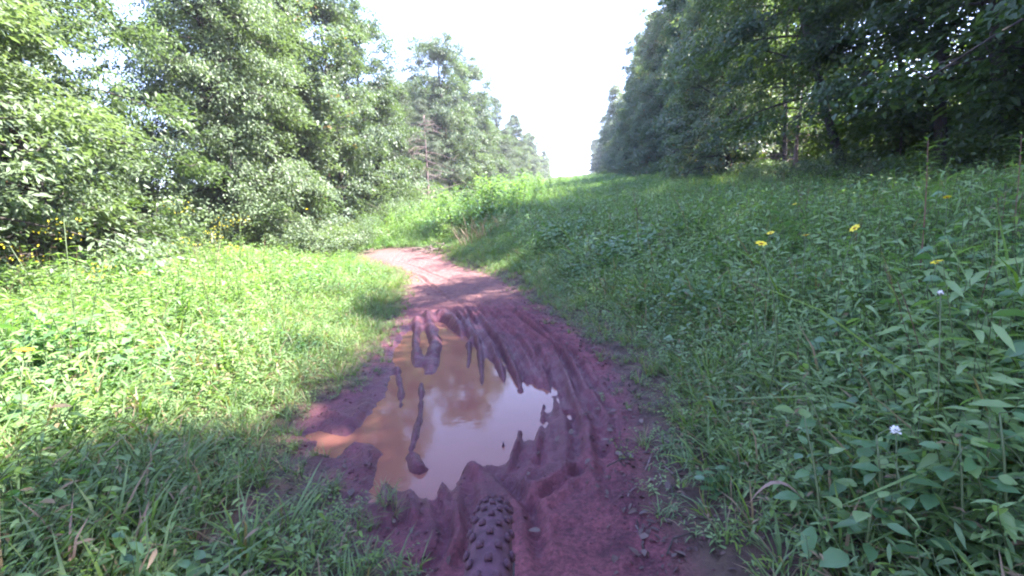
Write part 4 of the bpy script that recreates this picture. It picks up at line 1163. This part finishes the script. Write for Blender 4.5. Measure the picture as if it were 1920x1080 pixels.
dead_blade(1685, 905, 'pale dead leaf lying between the broad leaves at lower right', 704, .14, .02)
# reddish dry grass in the distance by the end of the trail
DT = [tuft(801, 60, .55, .006, .12, ('dry', 'dry', 'grass')), tuft(802, 56, .5, .006, .12, ('dry', 'grass'))]
for i, (u, v, lab) in enumerate([(945, 440, 'pinkish dry grass clump where the trail disappears, in sun'), (1010, 410, 'pinkish dry grass clump in the far middle of the field'),
                                 (1045, 375, 'farthest dry grass patch near the end of the clearing'), (1085, 445, 'dry reddish grass clump at the edge of the shade'),
                                 (905, 455, 'dry grass clump beside the brush pile'), (1195, 440, 'dry brownish clump among shaded right weeds'), (985, 425, 'dry pinkish clump between the sunlit and the shaded weeds'), (1030, 395, 'dry pinkish clump just below the farthest dry grass patch'), (880, 462, 'low dry clump at the corner of the trail bend')]):
    x, y = gpt(u, v + 8); o = empty('dry_grass', (x, y, float(ground_z(x, y))), i); o.scale = (1.7, 1.7, 1.75)
    link('blades', DT[i % 2], o); tag(o, lab, 'dry grass', 'dry grass clumps in the field')
# brush pile of twigs at the bend of the trail
x, y = gpt(808, 474); bp_ = empty('brush_pile', (x, y, float(ground_z(x, y))))
tag(bp_, 'low heap of dark twigs and roots at the bend of the trail', 'brush pile')
r = np.random.default_rng(77)
for i in range(26):
    a = r.uniform(0, 6.28); L_t = r.uniform(.25, .75); c = r.normal(0, .14, 3) * [1.6, 1, 0] + [0, 0, r.uniform(.01, .16)]; dv = np.array([math.cos(a), math.sin(a) * .6, r.normal(0, .3)])
    mb = MB(); mb.tube([c - dv * L_t * .5, c + r.normal(0, .03, 3), c + dv * L_t * .5], [.010, .008, .003], 5)
    link('twig', mb.mesh('twig', M['dead_wood' if i % 3 else 'bark'], True), bp_)
# dead bare tree in the left treeline
def snag(u, l, vt, label, seed):
    r = np.random.default_rng(seed); x, y = on_line(u, l); h = top_h(u, vt, x, y); o = empty('dead_tree', (x, y, float(ground_z(x, y))))
    tm, bm_ = MB(), MB(); ts = np.linspace(0, 1, 7); p = np.stack([.2 * ts, .1 * np.sin(ts * 4), ts * h], 1); tm.tube(p, .09 * (1.05 - ts), 8)
    for i in range(38):
        t = r.uniform(.12, .98); q_ = np.array([np.interp(t, ts, p[:, c]) for c in range(3)]); a = r.uniform(0, 6.28); L_b = r.uniform(.3, 2.2) * (1.15 - t * .7)
        d = np.array([math.cos(a), math.sin(a), r.uniform(-.25, .4)]); m1 = q_ + d * L_b * .5 + r.normal(0, .06, 3); e = q_ + d * L_b + [0, 0, -.15]
        bm_.tube([q_, m1, e], [.018, .011, .004], 4, cap=False)
        for j in range(5):
            g = r.uniform(.3, 1); s0 = q_ + (e - q_) * g; bm_.tube([s0, s0 + r.normal(0, .28, 3)], [.006, .002], 3, cap=False)
    link('trunk', tm.mesh('trunk', M['dead_wood'], True), o); link('branches', bm_.mesh('branches', M['dead_wood'], True), o)
    return tag(o, label, 'tree')
snag(806, -7.0, 215, 'bare purplish dead tree between two sunlit trees in the left treeline', 31)
snag(1490, 7.0, 150, 'bare branched dead tree in the shade of the right woods', 33)
# fallen leaves and twigs on the mud and the dark debris strip
fl = ovate(.032, .018).mesh('fallen_leaf', M['dead_leaf'], True)
r = np.random.default_rng(91)
for i in range(90):
    u, v = (r.uniform(1110, 1290), r.uniform(600, 1060)) if i < 60 else ((r.uniform(560, 800), r.uniform(900, 1070)) if i < 80 else (r.uniform(980, 1180), r.uniform(800, 1050)))
    if i < 60: u += (v - 700) * .18
    x, y = gpt(u, v); o = link('fallen_leaf', fl, None, (x, y, float(ground_z(x, y)) + .010)); o.rotation_euler = (r.normal(0, .35), r.normal(0, .35), r.uniform(0, 6.28)); o.scale = (r.uniform(.6, 1.5),) * 3
    tag(o, 'small dry brown leaf lying on the muddy ground', 'fallen leaf', 'fallen leaves on the mud')
for i in range(26):
    u, v = r.uniform(1120, 1260) , r.uniform(600, 1040); u += (v - 700) * .18; x, y = gpt(u, v)
    mb = MB(); a = r.uniform(0, 3.14); L_t = r.uniform(.05, .16); dv = np.array([math.cos(a), math.sin(a), .05]); mb.tube([-dv * L_t / 2, r.normal(0, .008, 3), dv * L_t / 2], [.003, .0025, .0015], 5)
    o = link('twig', mb.mesh('twig', M['dead_wood' if i % 2 else 'bark'], True), None, (x, y, float(ground_z(x, y)) + .006)); tag(o, 'thin dead twig lying in the debris beside the mud', 'twig', 'twigs beside the mud')
# ------------------------------------------------------------------ added thin volume that washes out far trees like lens glare
hz_mat = bpy.data.materials.new('glare_veil'); hz_mat.use_nodes = True
N = hz_mat.node_tree.nodes; N.clear(); out = N.new('ShaderNodeOutputMaterial'); pv = N.new('ShaderNodeVolumePrincipled')
pv.inputs['Color'].default_value = (.9, .93, 1.0, 1); pv.inputs['Density'].default_value = GLARE_VEIL; pv.inputs['Anisotropy'].default_value = .2
hz_mat.node_tree.links.new(pv.outputs[0], out.inputs['Volume'])
zlo, zhi = float(Z.min()) - 1.0, 40.0
mb = MB()
mb.add([(a, b, c) for a in (-430, 430) for b in (-90, 430) for c in (zlo, zhi)], None, [(0, 1, 3, 2), (4, 6, 7, 5), (0, 4, 5, 1), (2, 3, 7, 6), (0, 2, 6, 4), (1, 5, 7, 3)])
if GLARE_VEIL > 0: tag(link('glare_veil', mb.mesh('glare_veil', hz_mat)), 'thin bright veil added over the clearing to imitate lens glare', 'glare_veil', kind='stuff')
